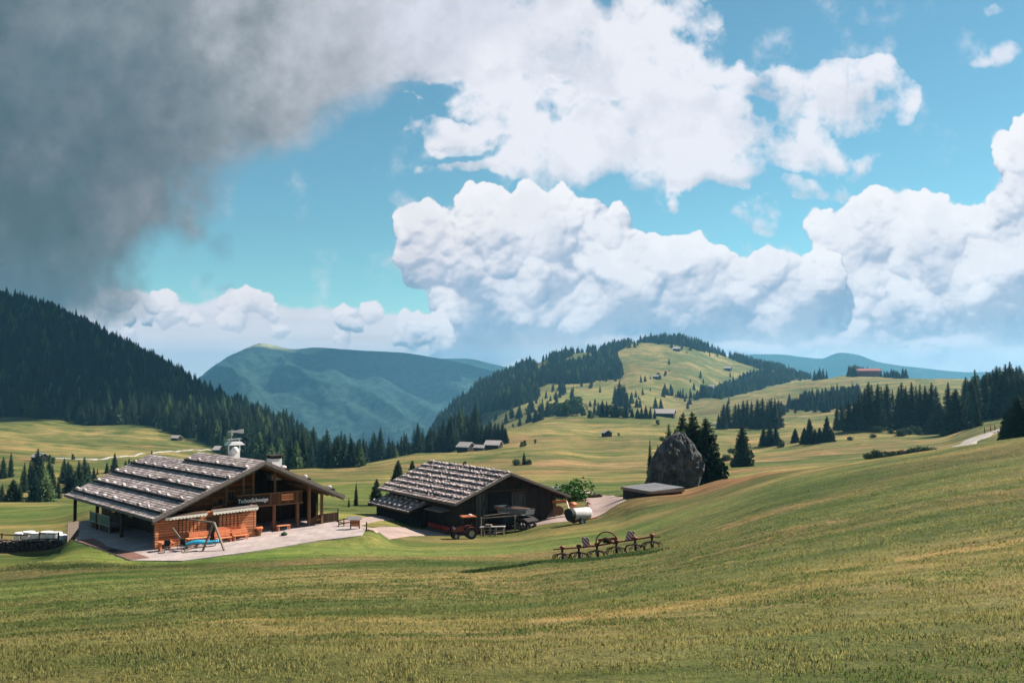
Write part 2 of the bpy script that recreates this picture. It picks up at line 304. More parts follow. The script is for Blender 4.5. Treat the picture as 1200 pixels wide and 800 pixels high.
# ------------------------------------------------------------------ mesh building
ICO = {}
for lv in (1, 2, 3):
    bm = bmesh.new(); bmesh.ops.create_icosphere(bm, subdivisions=lv, radius=1)
    ICO[lv] = ([tuple(v.co) for v in bm.verts], [tuple(v.index for v in f.verts) for f in bm.faces]); bm.free()
class MB:
    def __init__(s): s.v = []; s.f = []; s.c = []; s.col = None
    def add(s, vs, fs):
        o = len(s.v); s.v += [tuple(v) for v in vs]; s.f += [tuple(i + o for i in f) for f in fs]; s.c += [s.col] * len(fs); return s
    def box(s, x0, x1, y0, y1, z0, z1):
        return s.add([(x0, y0, z0), (x1, y0, z0), (x1, y1, z0), (x0, y1, z0), (x0, y0, z1), (x1, y0, z1), (x1, y1, z1), (x0, y1, z1)],
                     [(0, 3, 2, 1), (4, 5, 6, 7), (0, 1, 5, 4), (1, 2, 6, 5), (2, 3, 7, 6), (3, 0, 4, 7)])
    def beam(s, p0, p1, w, h, up=(0, 0, 1)):
        p0 = Vector(p0); p1 = Vector(p1); d = (p1 - p0).normalized(); u = Vector(up)
        if abs(d.dot(u)) > .98: u = Vector((0, 1, 0))
        r = d.cross(u).normalized(); u = r.cross(d).normalized(); vs = []
        for p in (p0, p1):
            for a, b in ((-1, -1), (1, -1), (1, 1), (-1, 1)): vs.append(p + r * (a * w / 2) + u * (b * h / 2))
        return s.add(vs, [(0, 3, 2, 1), (4, 5, 6, 7), (0, 1, 5, 4), (1, 2, 6, 5), (2, 3, 7, 6), (3, 0, 4, 7)][::1])
    def cyl(s, p0, p1, r0, r1=None, n=8):
        r1 = r0 if r1 is None else r1; p0 = Vector(p0); p1 = Vector(p1); d = (p1 - p0).normalized()
        u = Vector((0, 0, 1)) if abs(d.z) < .9 else Vector((1, 0, 0)); a = d.cross(u).normalized(); b = d.cross(a).normalized(); vs = []
        for p, r in ((p0, r0), (p1, r1)):
            for i in range(n): t = 2 * math.pi * i / n; vs.append(p + (a * math.cos(t) + b * math.sin(t)) * r)
        fs = [(i, (i + 1) % n, n + (i + 1) % n, n + i) for i in range(n)] + [tuple(range(n))[::-1], tuple(range(n, 2 * n))]
        return s.add(vs, fs)
    def prism(s, pts, vec):
        n = len(pts); vec = Vector(vec); vs = [Vector(p) for p in pts] + [Vector(p) + vec for p in pts]
        return s.add(vs, [tuple(range(n))[::-1], tuple(range(n, 2 * n))] + [(i, (i + 1) % n, n + (i + 1) % n, n + i) for i in range(n)])
    def lump(s, c, r, lv=2, amp=.2, seed=None, rot=None):
        vs, fs = ICO[lv]; sd = random.random() * 100 if seed is None else seed; out = []
        rz = random.random() * 6.28 if rot is None else rot; cr, sr = math.cos(rz), math.sin(rz)
        for v in vs:
            k = 1 + amp * (math.sin(v[0] * 3.1 + sd) + math.sin(v[1] * 4.3 + sd * 1.7) + math.sin(v[2] * 3.7 + sd * 2.3)) / 2
            x, y, z = v[0] * r[0] * k, v[1] * r[1] * k, v[2] * r[2] * k
            out.append((c[0] + x * cr - y * sr, c[1] + x * sr + y * cr, c[2] + z))
        return s.add(out, fs)
    def build(s, name, mat, parent=None, smooth=False, bevel=0):
        me = bpy.data.meshes.new(name); me.from_pydata(s.v, [], s.f); me.materials.append(mat)
        if any(c is not None for c in s.c):
            at = me.color_attributes.new('Col', 'FLOAT_COLOR', 'CORNER'); arr = []
            for f, c in zip(s.f, s.c): arr += [*(c or (1, 1, 1)), 1] * len(f)
            at.data.foreach_set('color', arr)
        if smooth: me.polygons.foreach_set('use_smooth', [True] * len(me.polygons))
        me.validate(); me.update()
        bm = bmesh.new(); bm.from_mesh(me); bmesh.ops.recalc_face_normals(bm, faces=bm.faces); bm.to_mesh(me); bm.free()
        o = bpy.data.objects.new(name, me); col.objects.link(o)
        if parent: o.parent = parent
        if bevel:
            md = o.modifiers.new('edge', 'BEVEL'); md.width = bevel; md.segments = 2
        return o
def tag(o, label=None, cat=None, group=None, kind=None):
    if label: o['label'] = label
    if cat: o['category'] = cat
    if group: o['group'] = group
    if kind: o['kind'] = kind
    return o
def empty(name, loc, rz=0, label=None, cat=None, group=None):
    o = bpy.data.objects.new(name, None); col.objects.link(o); o.location = loc; o.rotation_euler = (0, 0, rz); o.empty_display_size = .3
    return tag(o, label, cat, group)
def npmesh(name, verts, faces, mat, colors=None, smooth=True):
    me = bpy.data.meshes.new(name); nf, k = faces.shape
    me.vertices.add(len(verts)); me.vertices.foreach_set('co', verts.astype(np.float32).ravel())
    me.loops.add(nf * k); me.loops.foreach_set('vertex_index', faces.astype(np.int32).ravel())
    me.polygons.add(nf); me.polygons.foreach_set('loop_start', np.arange(0, nf * k, k, dtype=np.int32))
    me.polygons.foreach_set('use_smooth', np.full(nf, smooth))
    me.update(calc_edges=True)
    if colors is not None:
        at = me.color_attributes.new('Col', 'FLOAT_COLOR', 'POINT'); c = np.ones((len(verts), 4), np.float32); c[:, :3] = colors
        at.data.foreach_set('color', c.ravel())
    if mat: me.materials.append(mat)
    o = bpy.data.objects.new(name, me); col.objects.link(o); return o

# ------------------------------------------------------------------ the ground
def fb_poly(px, py, poly): return inpoly(px, py, poly)
FOREST = {   # outlines of the woods as sight bearings (px, py) of the tree bases, with the nearest distance they are met at
 'slope': ([(506,500),(554,464),(566,446),(590,433),(614,426),(629,436),(629,467),(599,479),(563,483),(560,500),(536,512),(518,516)], 1000),
 'slope_mid': ([(629,440),(662,430),(686,427),(695,421),(722,421),(729,437),(728,444),(707,444),(692,449),(665,450),(644,449),(629,455)], 1200),
 'knoll_a': ([(644,421),(668,411),(684,409),(664,420),(655,430),(645,430)], 1500),
 'knoll_b': ([(689,413),(698,413),(699,410),(690,409)], 1500),
 'knoll_c': ([(700,418),(706,411),(728,404),(743,400),(730,409),(714,417)], 1500),
 'summit': ([(749,402),(760,398),(800,399),(830,408),(831,411),(818,411),(800,405),(770,402)], 1800),
 'shoulder': ([(828,412),(850,418),(870,423),(900,430),(930,434),(925,436),(890,432),(868,425),(845,416)], 1900),
 'saddle': ([(775,480),(800,471),(840,459),(870,447),(880,440),(930,438),(935,444),(905,452),(870,462),(840,471),(815,479)], 1500),
 'saddle_edge': ([(934,441),(970,438),(970,443),(936,446)], 1400),
 'ridge_top': ([(992,440),(1030,436),(1034,439),(1000,442)], 1300),
 'ridge_top_b': ([(1036,439),(1062,439),(1062,441),(1036,441)], 1300),
 'behind_meadow': ([(918,479),(940,475),(1005,464),(1010,475),(960,479)], 900),
 'east': ([(1131,488),(1200,486),(1330,480),(1330,462),(1200,462),(1150,470),(1136,478)], 450),
}
def forest_hill_line(px):      # lower edge of the wood on the shaded hillside, as a sight line
    return np.interp(px, [-700, -150, 0, 40, 70, 100, 180, 230, 262, 300, 330, 352, 430], [500, 490, 489, 490, 490, 496, 498, 508, 516, 528, 545, 549, 549])
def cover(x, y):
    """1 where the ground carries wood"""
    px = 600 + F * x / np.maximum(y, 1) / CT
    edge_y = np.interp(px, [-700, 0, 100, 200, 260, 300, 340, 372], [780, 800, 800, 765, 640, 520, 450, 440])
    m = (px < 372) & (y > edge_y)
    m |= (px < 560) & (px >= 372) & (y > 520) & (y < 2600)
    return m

def spaced(a, b, n, o): return np.exp(np.linspace(math.log(a + o), math.log(b + o), n)) - o
YR = spaced(-22, 10400, 630, 30)
UU = np.linspace(-1.25, 1.25, 520)
YY, U2 = np.meshgrid(YR, UU, indexing='ij'); XX = U2 * (YY + 34)
ZZ = H(XX, YY)
nR, nC = ZZ.shape
V = np.stack([XX, YY, ZZ], -1).reshape(-1, 3)
ii, jj = np.meshgrid(np.arange(nR - 1), np.arange(nC - 1), indexing='ij'); a = (ii * nC + jj).ravel()
FC = np.stack([a, a + 1, a + nC + 1, a + nC], -1)
x_, y_ = V[:, 0], V[:, 1]
px_ = 600 + F * x_ / np.maximum(y_, 1) / CT
sc1 = fbm(x_ / 70, y_ / 38, 4, 31); sc2 = fbm(x_ / 16, y_ / 7, 4, 41); sc3 = fbm(x_ / 260, y_ / 150, 4, 51)
green = np.array([.064, .082, .027]); straw = np.array([.175, .148, .066]); brown = np.array([.150, .098, .058]); lush = np.array([.060, .105, .026])
g = sstep(.38, .66, sc1 * .55 + sc2 * .45)[:, None]; C = green * (1 - g) + straw * g
g2 = (sstep(.52, .68, sc3) * sstep(.45, .6, sc2))[:, None] * .65; C = C * (1 - g2) + brown * g2
# what each field is like
def field(cx, cy, rx, ry, c, k):
    global C
    w = np.exp(-(((x_ - cx) / rx) ** 2 + ((y_ - cy) / ry) ** 2)); w = (np.clip(w * (0.5 + sc2), 0, 1) * k)[:, None]; C = C * (1 - w) + np.array(c) * w
def field_px(px, py, rx, ry, c, k, ymin=14):
    p = hit(px, py, ymin); field(p.x, p.y, rx, ry, c, k)
field_px(900, 562, 14, 8, (.20, .10, .06), .95, 100); field_px(860, 553, 16, 10, (.20, .11, .065), .8, 115); field_px(960, 552, 22, 9, (.19, .10, .06), .8, 105)
field_px(690, 545, 60, 22, (.21, .14, .085), .7, 150); field_px(640, 470, 200, 120, (.17, .175, .07), .7, 1100)
field_px(760, 545, 40, 22, (.20, .15, .08), .5, 150); field_px(450, 574, 40, 20, (.085, .125, .032), .6, 130)
field_px(40, 600, 40, 24, (.055, .098, .026), .8, 120); field_px(450, 607, 14, 5, (.26, .24, .09), .9, 95)
field_px(90, 650, 10, 4, (.20, .17, .06), .8, 50); field_px(280, 650, 22, 5, (.075, .14, .03), .7, 60); field_px(560, 645, 22, 6, (.10, .15, .04), .6, 60)
field_px(60, 690, 12, 8, (.060, .12, .03), .6, 40)
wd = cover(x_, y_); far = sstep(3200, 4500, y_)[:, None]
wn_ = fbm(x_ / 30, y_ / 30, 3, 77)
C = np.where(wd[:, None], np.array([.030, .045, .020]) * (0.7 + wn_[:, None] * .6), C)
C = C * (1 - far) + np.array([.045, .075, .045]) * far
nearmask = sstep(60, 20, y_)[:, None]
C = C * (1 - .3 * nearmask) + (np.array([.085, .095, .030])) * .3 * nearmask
gm, gnt, gb = newmat('meadow_grass', .95, .1)
at = N(gnt, 'ShaderNodeAttribute', attribute_name='Col')
v1 = mapped(gnt, (.05, .42, .3), (0, 0, R(-18))); s1 = noise(gnt, v1, 1.0, 7, .68, .6)
v2 = mapped(gnt, (1, 1, 1)); s2 = noise(gnt, v2, .9, 8, .72); s3 = noise(gnt, v2, 9.0, 5, .7); s4 = noise(gnt, v2, .11, 5, .6, .5)
rA = ramp(gnt, [(.32, (.50, .62, .42)), (.5, (1, 1, 1)), (.68, (1.5, 1.32, 1.2))]); gnt.links.new(s1, rA.inputs[0])
rB = ramp(gnt, [(.28, (.55, .66, .52)), (.5, (1, 1, 1)), (.74, (1.42, 1.25, 1.25))]); gnt.links.new(s2, rB.inputs[0])
rC = ramp(gnt, [(.28, (.45, .5, .42)), (.5, (1, 1, 1)), (.74, (1.5, 1.42, 1.3))]); gnt.links.new(s3, rC.inputs[0])
rD = ramp(gnt, [(.33, (.72, .86, .66)), (.62, (1.18, 1.03, 1.0))]); gnt.links.new(s4, rD.inputs[0])
v5 = mapped(gnt, (.035, .08, .05), (0, 0, R(12))); s5 = noise(gnt, v5, 1.0, 9, .72, .8)
rE = ramp(gnt, [(.36, (.55, .66, .50)), (.5, (1, 1, 1)), (.64, (1.40, 1.20, 1.18))]); gnt.links.new(s5, rE.inputs[0])
c = mixc(gnt, 'MULTIPLY', 1.0, at.outputs['Color'], rA.outputs[0]); c = mixc(gnt, 'MULTIPLY', 1.0, c, rE.outputs[0]); c = mixc(gnt, 'MULTIPLY', .9, c, rB.outputs[0])
c = mixc(gnt, 'MULTIPLY', .8, c, rC.outputs[0]); c = mixc(gnt, 'MULTIPLY', 1.0, c, rD.outputs[0])
gnt.links.new(c, gb.inputs['Base Color'])
b5 = N(gnt, 'ShaderNodeBump'); b5.inputs['Strength'].default_value = .55; b5.inputs['Distance'].default_value = 1.1; gnt.links.new(s5, b5.inputs['Height'])
bn = N(gnt, 'ShaderNodeMath', operation='ADD'); gnt.links.new(s2, bn.inputs[0]); gnt.links.new(s3, bn.inputs[1]); bump(gnt, gb, bn.outputs[0], .55, .12); gb.inputs['Normal'].links[0].from_node.inputs['Normal'] and gnt.links.new(b5.outputs[0], gb.inputs['Normal'].links[0].from_node.inputs['Normal'])
C = C * (1 + .08 * (~wd)[:, None]) * np.array([1.0, 1.0, .95])
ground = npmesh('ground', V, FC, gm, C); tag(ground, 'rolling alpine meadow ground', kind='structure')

# grass blades on the near slope
def grass():
    bands = [(3.5, 10, 1000, .034, .006), (10, 17, 760, .036, .008), (17, 27, 380, .038, .011), (27, 42, 150, .042, .018), (42, 62, 75, .045, .026), (62, 88, 30, .055, .036)]
    VS = []; CS = []
    for (y0, y1, dens, hgt, wid) in bands:
        area = (y1 ** 2 - y0 ** 2) / 2 * 1.16 + (y1 - y0) * 3; n = int(area * dens)
        y = np.sqrt(rng.random(n) * (y1 ** 2 - y0 ** 2) + y0 ** 2); x = (rng.random(n) * 2 - 1) * (y * .58 + 1.5)
        cl = fbm(x * 1.6, y * 1.6, 3, 5); keep = rng.random(n) < (sstep(.25, .62, cl) * .8 + .2) * (1 - .9 * sstep(60, 88, y)) * (dist_poly(x, y, TERR) > .35); x = x[keep]; y = y[keep]; cl = cl[keep]; n = len(x)
        z = H(x, y); h = hgt * (.5 + rng.random(n)) * (.5 + cl) * (1 - .6 * sstep(30, 86, y)); az = rng.random(n) * 6.283; lean = rng.random(n) * .9 * h; la = rng.random(n) * 6.283
        w = wid * (.6 + rng.random(n) * .8)
        p0 = np.stack([x - np.cos(az) * w, y - np.sin(az) * w, z - .01], -1); p1 = np.stack([x + np.cos(az) * w, y + np.sin(az) * w, z - .01], -1)
        p2 = np.stack([x + np.cos(la) * lean, y + np.sin(la) * lean, z + h], -1)
        VS.append(np.stack([p0, p1, p2], 1).reshape(-1, 3))
        st = fbm((x * .94 + y * .34) * .07, (y * .94 - x * .34) * .5, 5, 91); k = np.clip(.30 + (st - .5) * 3.2 + (cl - .45) * .9 + rng.normal(0, .24, n), 0, 1)[:, None]
        c = np.array([.050, .100, .021]) * (1 - k) + np.array([.25, .225, .082]) * k; c *= (1.1 + .85 * rng.random(n))[:, None]
        CS.append(np.repeat(c, 3, 0))
    def line(px0, py0, px1, py1, n, spread, hh, c0):
        a = hit(px0, py0, 40); b = hit(px1, py1, 40); t = rng.random(n); x = a.x + (b.x - a.x) * t + rng.normal(0, spread, n); y = a.y + (b.y - a.y) * t + rng.normal(0, spread * .6, n); z = H(x, y); h = hh * (.4 + rng.random(n) * .8)
        az = rng.random(n) * 6.283; w = .02 + .02 * rng.random(n); l1 = rng.normal(0, .05, n); l2 = rng.normal(0, .05, n)
        VS.append(np.stack([np.stack([x - np.cos(az) * w, y - np.sin(az) * w, z - .01], -1), np.stack([x + np.cos(az) * w, y + np.sin(az) * w, z - .01], -1), np.stack([x + l1, y + l2, z + h], -1)], 1).reshape(-1, 3))
        CS.append(np.repeat(np.array(c0) * (.6 + .8 * rng.random(n))[:, None], 3, 0))
    line(546, 671, 632, 659, 2600, .16, .15, (.045, .095, .024)); line(640, 658, 765, 647, 5000, .5, .13, (.065, .125, .034)); line(40, 662, 110, 664, 3500, 1.8, .08, (.06, .105, .03))
    VS = np.concatenate(VS); CS = np.concatenate(CS); FS = np.arange(len(VS)).reshape(-1, 3)
    m = attrmat('grass_blades', .8, 3, .1, 0); nt = m.node_tree; up = N(nt, 'ShaderNodeCombineXYZ'); up.inputs[2].default_value = 1; up.inputs[1].default_value = .25; pb = nt.nodes['Principled BSDF']; nt.links.new(up.outputs[0], pb.inputs['Normal']); tl = N(nt, 'ShaderNodeBsdfTranslucent'); nt.links.new(up.outputs[0], tl.inputs['Normal']); ix = N(nt, 'ShaderNodeMixShader'); ix.inputs[0].default_value = .5
    nt.links.new(pb.inputs['Base Color'].links[0].from_socket, tl.inputs['Color']); nt.links.new(pb.outputs[0], ix.inputs[1]); nt.links.new(tl.outputs[0], ix.inputs[2]); nt.links.new(ix.outputs[0], nt.nodes['Material Output'].inputs['Surface'])
    o = npmesh('grass', VS, FS, m, CS, smooth=False); tag(o, 'short mown grass blades on the near slope', 'grass', kind='stuff')
grass()

# roads, terrace
def gravelmat(name, c, sc_=1.0):
    m, nt, b = newmat(name, .95, .15); v = mapped(nt)
    f = noise(nt, v, .5 * sc_, 6, .7); f2 = noise(nt, v, 14 * sc_, 3, .7)
    r = ramp(nt, [(.3, tuple(x * .75 for x in c)), (.55, c), (.75, tuple(x * 1.25 for x in c))]); nt.links.new(f, r.inputs[0])
    r2 = ramp(nt, [(.3, (.6, .6, .6)), (.7, (1.3, 1.3, 1.3))]); nt.links.new(f2, r2.inputs[0])
    nt.links.new(mixc(nt, 'MULTIPLY', .7, r.outputs[0], r2.outputs[0]), b.inputs['Base Color']); bump(nt, b, f2, .5, .03); return m
M['gravel'] = gravelmat('pale_gravel', (.33, .24, .215)); M['path_far'] = gravelmat('far_gravel', (.34, .30, .27), .1)
def ribbon(name, pts, widths, mat, lift, label, step=1.0, across=8, kind='structure'):
    """a strip draped on the ground along a smooth line"""
    P_ = np.array(pts, float); d = np.r_[0, np.cumsum(np.hypot(*np.diff(P_, axis=0).T))]
    n = max(8, int(d[-1] / step)); t = np.linspace(0, d[-1], n); q = pchip(d, P_, t); w = np.interp(t, d, widths)
    tg = np.gradient(q, axis=0); tg /= np.linalg.norm(tg, axis=1)[:, None]; nr = np.stack([-tg[:, 1], tg[:, 0]], -1)
    s = np.linspace(-1, 1, across); jit = 1 + .25 * (fbm(t / 2.5, t * 0 + 3, 3, 5) - .5)
    XY = q[:, None, :] + nr[:, None, :] * (s[None, :, None] * (w * jit)[:, None, None] / 2)
    z = H(XY[..., 0], XY[..., 1]) + lift; z[:, 0] -= lift * 2.2; z[:, -1] -= lift * 2.2
    VV = np.concatenate([XY, z[..., None]], -1).reshape(-1, 3); i, j = np.meshgrid(np.arange(n - 1), np.arange(across - 1), indexing='ij'); a = (i * across + j).ravel()
    o = npmesh(name, VV, np.stack([a, a + across, a + across + 1, a + 1], -1), mat); tag(o, label, kind=kind); return o
def hx(px, py, ymin=14): p = hit(px, py, ymin); return (p.x, p.y)
yard = [zpt(412, 622, ZT - .1), hit(455, 623), hit(500, 624), hit(555, 624), hit(610, 616), hit(650, 609), hit(690, 602), hit(712, 594), hit(703, 585, 95), hit(688, 580, 95), hit(678, 574, 95), hit(660, 569, 95)]
ribbon('gravel_track', [(p[0], p[1]) for p in yard], [4.5, 4.5, 5, 6.5, 6, 5.5, 5.5, 4.5, 4, 3.2, 2.6, 2.2], M['gravel'], .07, 'pale gravel farm track past the barn', .5, 12)
rd2 = [hx(380, 611.5, 88), hx(420, 610, 88), hx(448, 607, 88), hx(470, 604, 88), hx(500, 600, 88)]
ribbon('lane', rd2, [3.6] * 5, M['gravel'], .07, 'grey lane behind the notice board', .6, 8)
rd3 = [(p.x, p.y) for p in (hit(1110, 533, 100), hit(1128, 523, 130), hit(1142, 516, 150), hit(1158, 508, 180), hit(1176, 503, 180), hit(1200, 499, 180), hit(1240, 494, 180))]
ribbon('gravel_road', rd3, [7, 7, 8, 9, 9, 9, 9], M['path_far'], .25, 'pale gravel road curving over the rise', 1.5, 8)
rd4 = [hx(50, 537, 250), hx(110, 538, 250), hx(180, 531, 250), hx(240, 527, 250), hx(300, 529, 250)]
ribbon('footpath', rd4, [2.2] * 5, M['path_far'], .35, 'thin pale footpath across the shaded valley meadow', 4, 5)

def terrace():
    mb = MB(); top = [Vector((p[0], p[1], float(ZTf(p[0], p[1])))) for p in TERR]
    mb.prism([p - Vector((0, 0, .35)) for p in top], (0, 0, .35))
    m, nt, b = newmat('terrace_paving', .9, .2)
    v = mapped(nt, rot=(0, 0, R(-40.5))); br = N(nt, 'ShaderNodeTexBrick'); nt.links.new(v, br.inputs['Vector'])
    br.inputs['Color1'].default_value = (.39, .32, .305, 1); br.inputs['Color2'].default_value = (.32, .26, .25, 1); br.inputs['Mortar'].default_value = (.17, .13, .12, 1)
    br.inputs['Scale'].default_value = 1.0; br.inputs['Mortar Size'].default_value = .015; br.inputs['Brick Width'].default_value = .9; br.inputs['Row Height'].default_value = .6
    f = noise(nt, v, .6, 5, .7); r = ramp(nt, [(.3, (.75, .74, .74)), (.7, (1.2, 1.2, 1.2))]); nt.links.new(f, r.inputs[0])
    nt.links.new(mixc(nt, 'MULTIPLY', .9, br.outputs[0], r.outputs[0]), b.inputs['Base Color'])
    o = mb.build('terrace', m); tag(o, 'pale paved terrace in front of the inn', kind='structure')
    # boards along the shaded side
    mb = MB(); e = MB()
    pts = [TERR[0], TERR[1], TERR[2]]
    for i in range(2):
        p, q = Vector(pts[i]), Vector(pts[i + 1]); d = (q - p).normalized(); nrm = Vector((-d.y, d.x, 0))
        if nrm.y < 0: nrm = -nrm
        for k in range(7):
            off = nrm * (.12 + k * .2); e.beam(Vector((p.x, p.y, ZT + .012)) + off + d * (.0 if i == 0 else -.02 * k), Vector((q.x, q.y, ZT + .012)) + off, .17, .03)
    o = e.build('boardwalk', wood('red_brown_boards', (.23, .125, .10), 'x', 5, 'x')); tag(o, 'reddish board strip along the terrace edge', kind='structure')
terrace()

# ------------------------------------------------------------------ distant mountains
def massif(name, sky, Yc, Yf, Yb, zf, mat, label, relief, seed, xs=240, ys=110, over=90):
    pxs = np.linspace(sky[0][0], sky[-1][0], xs); sl = np.array([slope(v) for v in pchip([k[0] for k in sky], [k[1] for k in sky], pxs)])
    ts = np.concatenate([np.linspace(0, 1, ys), 1 + np.linspace(.02, 1, 20)])
    PX, TT = np.meshgrid(pxs, ts, indexing='ij'); CR = np.repeat(sl[:, None], len(ts), 1) * Yc
    y = np.where(TT <= 1, Yf + (Yc - Yf) * TT, Yc + (Yb - Yc) * (TT - 1)); x = (PX - 600) / F * CT * (Yc * .45 + y * .55)
    up = np.where(TT <= 1, TT ** .8, np.clip(2 - TT, 0, 1) ** 1.2)
    z = zf + (CR - zf) * up
    sp = fbm(x / relief * 1.0 + (y - Yc) / relief * .55, y / relief * .35, 5, seed, .5)
    w = np.sin(np.clip(TT, 0, 1) * math.pi) ** .8
    z = z + (1 - 2 * np.abs(sp - .5) * 2 - .55) * over * w + (fbm(x / 60, y / 60, 3, seed + 9) - .5) * 14 * np.clip(w * 1.5, 0.15, 1)
    VV = np.stack([x, y, z], -1).reshape(-1, 3); nx, ny = z.shape
    i, j = np.meshgrid(np.arange(nx - 1), np.arange(ny - 1), indexing='ij'); a = (i * ny + j).ravel()
    bald = np.exp(-(((PX - 314) / 22) ** 2)) * sstep(.86, .93, np.clip(TT, 0, 1) + (fbm(x / 200, y / 200, 3, 5) - .5) * .1)
    f = fbm(x / 140, y / 140, 4, seed + 3); band = sstep(.74, .80, TT + (f - .5) * .1 + (PX - 430) * .0003)  # cloud shade on the upper slopes, put into the colour as a darker band
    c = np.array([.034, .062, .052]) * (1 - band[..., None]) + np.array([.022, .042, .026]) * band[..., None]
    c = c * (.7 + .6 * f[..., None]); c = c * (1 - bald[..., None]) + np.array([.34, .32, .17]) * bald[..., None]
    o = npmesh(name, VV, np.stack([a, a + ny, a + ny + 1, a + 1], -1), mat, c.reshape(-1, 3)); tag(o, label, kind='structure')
mm, nt, b = newmat('far_mountain', 1, 0)
at = N(nt, 'ShaderNodeAttribute', attribute_name='Col'); v = mapped(nt, (1, 1, 1)); f = noise(nt, v, .022, 10, .8)
r = ramp(nt, [(.36, (.3, .3, .32)), (.5, (1, 1, 1)), (.62, (1.7, 1.7, 1.5)), (.68, (3.2, 3.0, 2.2))]); nt.links.new(f, r.inputs[0]); nt.links.new(mixc(nt, 'MULTIPLY', 1, at.outputs['Color'], r.outputs[0]), b.inputs['Base Color']); bump(nt, b, f, 1.0, 30)
massif('mountain', [(205,470),(232,450),(256,431),(272,417),(290,407),(305,402),(318,404),(345,409),(370,407),(400,409),(430,411),(470,413),(510,419),(545,426),(575,434),(620,446),(700,458)], 6500, 4100, 8500, -330, mm, 'wooded mountain with a bald summit beyond the valley', 620, 61, 360, 150, 150)
massif('mountain', [(300,470),(340,450),(400,428),(480,420),(545,420),(580,427),(640,440),(700,450)], 8600, 7600, 9600, -300, mm, 'long far ridge behind the wooded mountain', 1500, 71, 120, 30, 20)
massif('mountain', [(780,450),(830,434),(862,420),(885,415),(910,415),(940,418),(962,420),(985,413),(1003,415),(1030,424),(1080,431),(1140,436),(1200,434),(1300,444),(1400,452)], 9000, 7700, 9900, -300, mm, 'pale blue mountain range on the horizon beyond the ridge', 1700, 81, 160, 40, 60)

EXPO = 1.08
# ------------------------------------------------------------------ sun, sky, air
SUN_AZ, SUN_EL = 66.0, 44.0
S = Vector((math.sin(R(SUN_AZ)) * math.cos(R(SUN_EL)), math.cos(R(SUN_AZ)) * math.cos(R(SUN_EL)), math.sin(R(SUN_EL))))
sl = bpy.data.lights.new('sun', 'SUN'); sl.energy = 5.0; sl.angle = R(.53); sl.color = (1.0, .93, .82)
so = bpy.data.objects.new('sun', sl); col.objects.link(so); so.rotation_euler = (-S).to_track_quat('-Z', 'Y').to_euler()

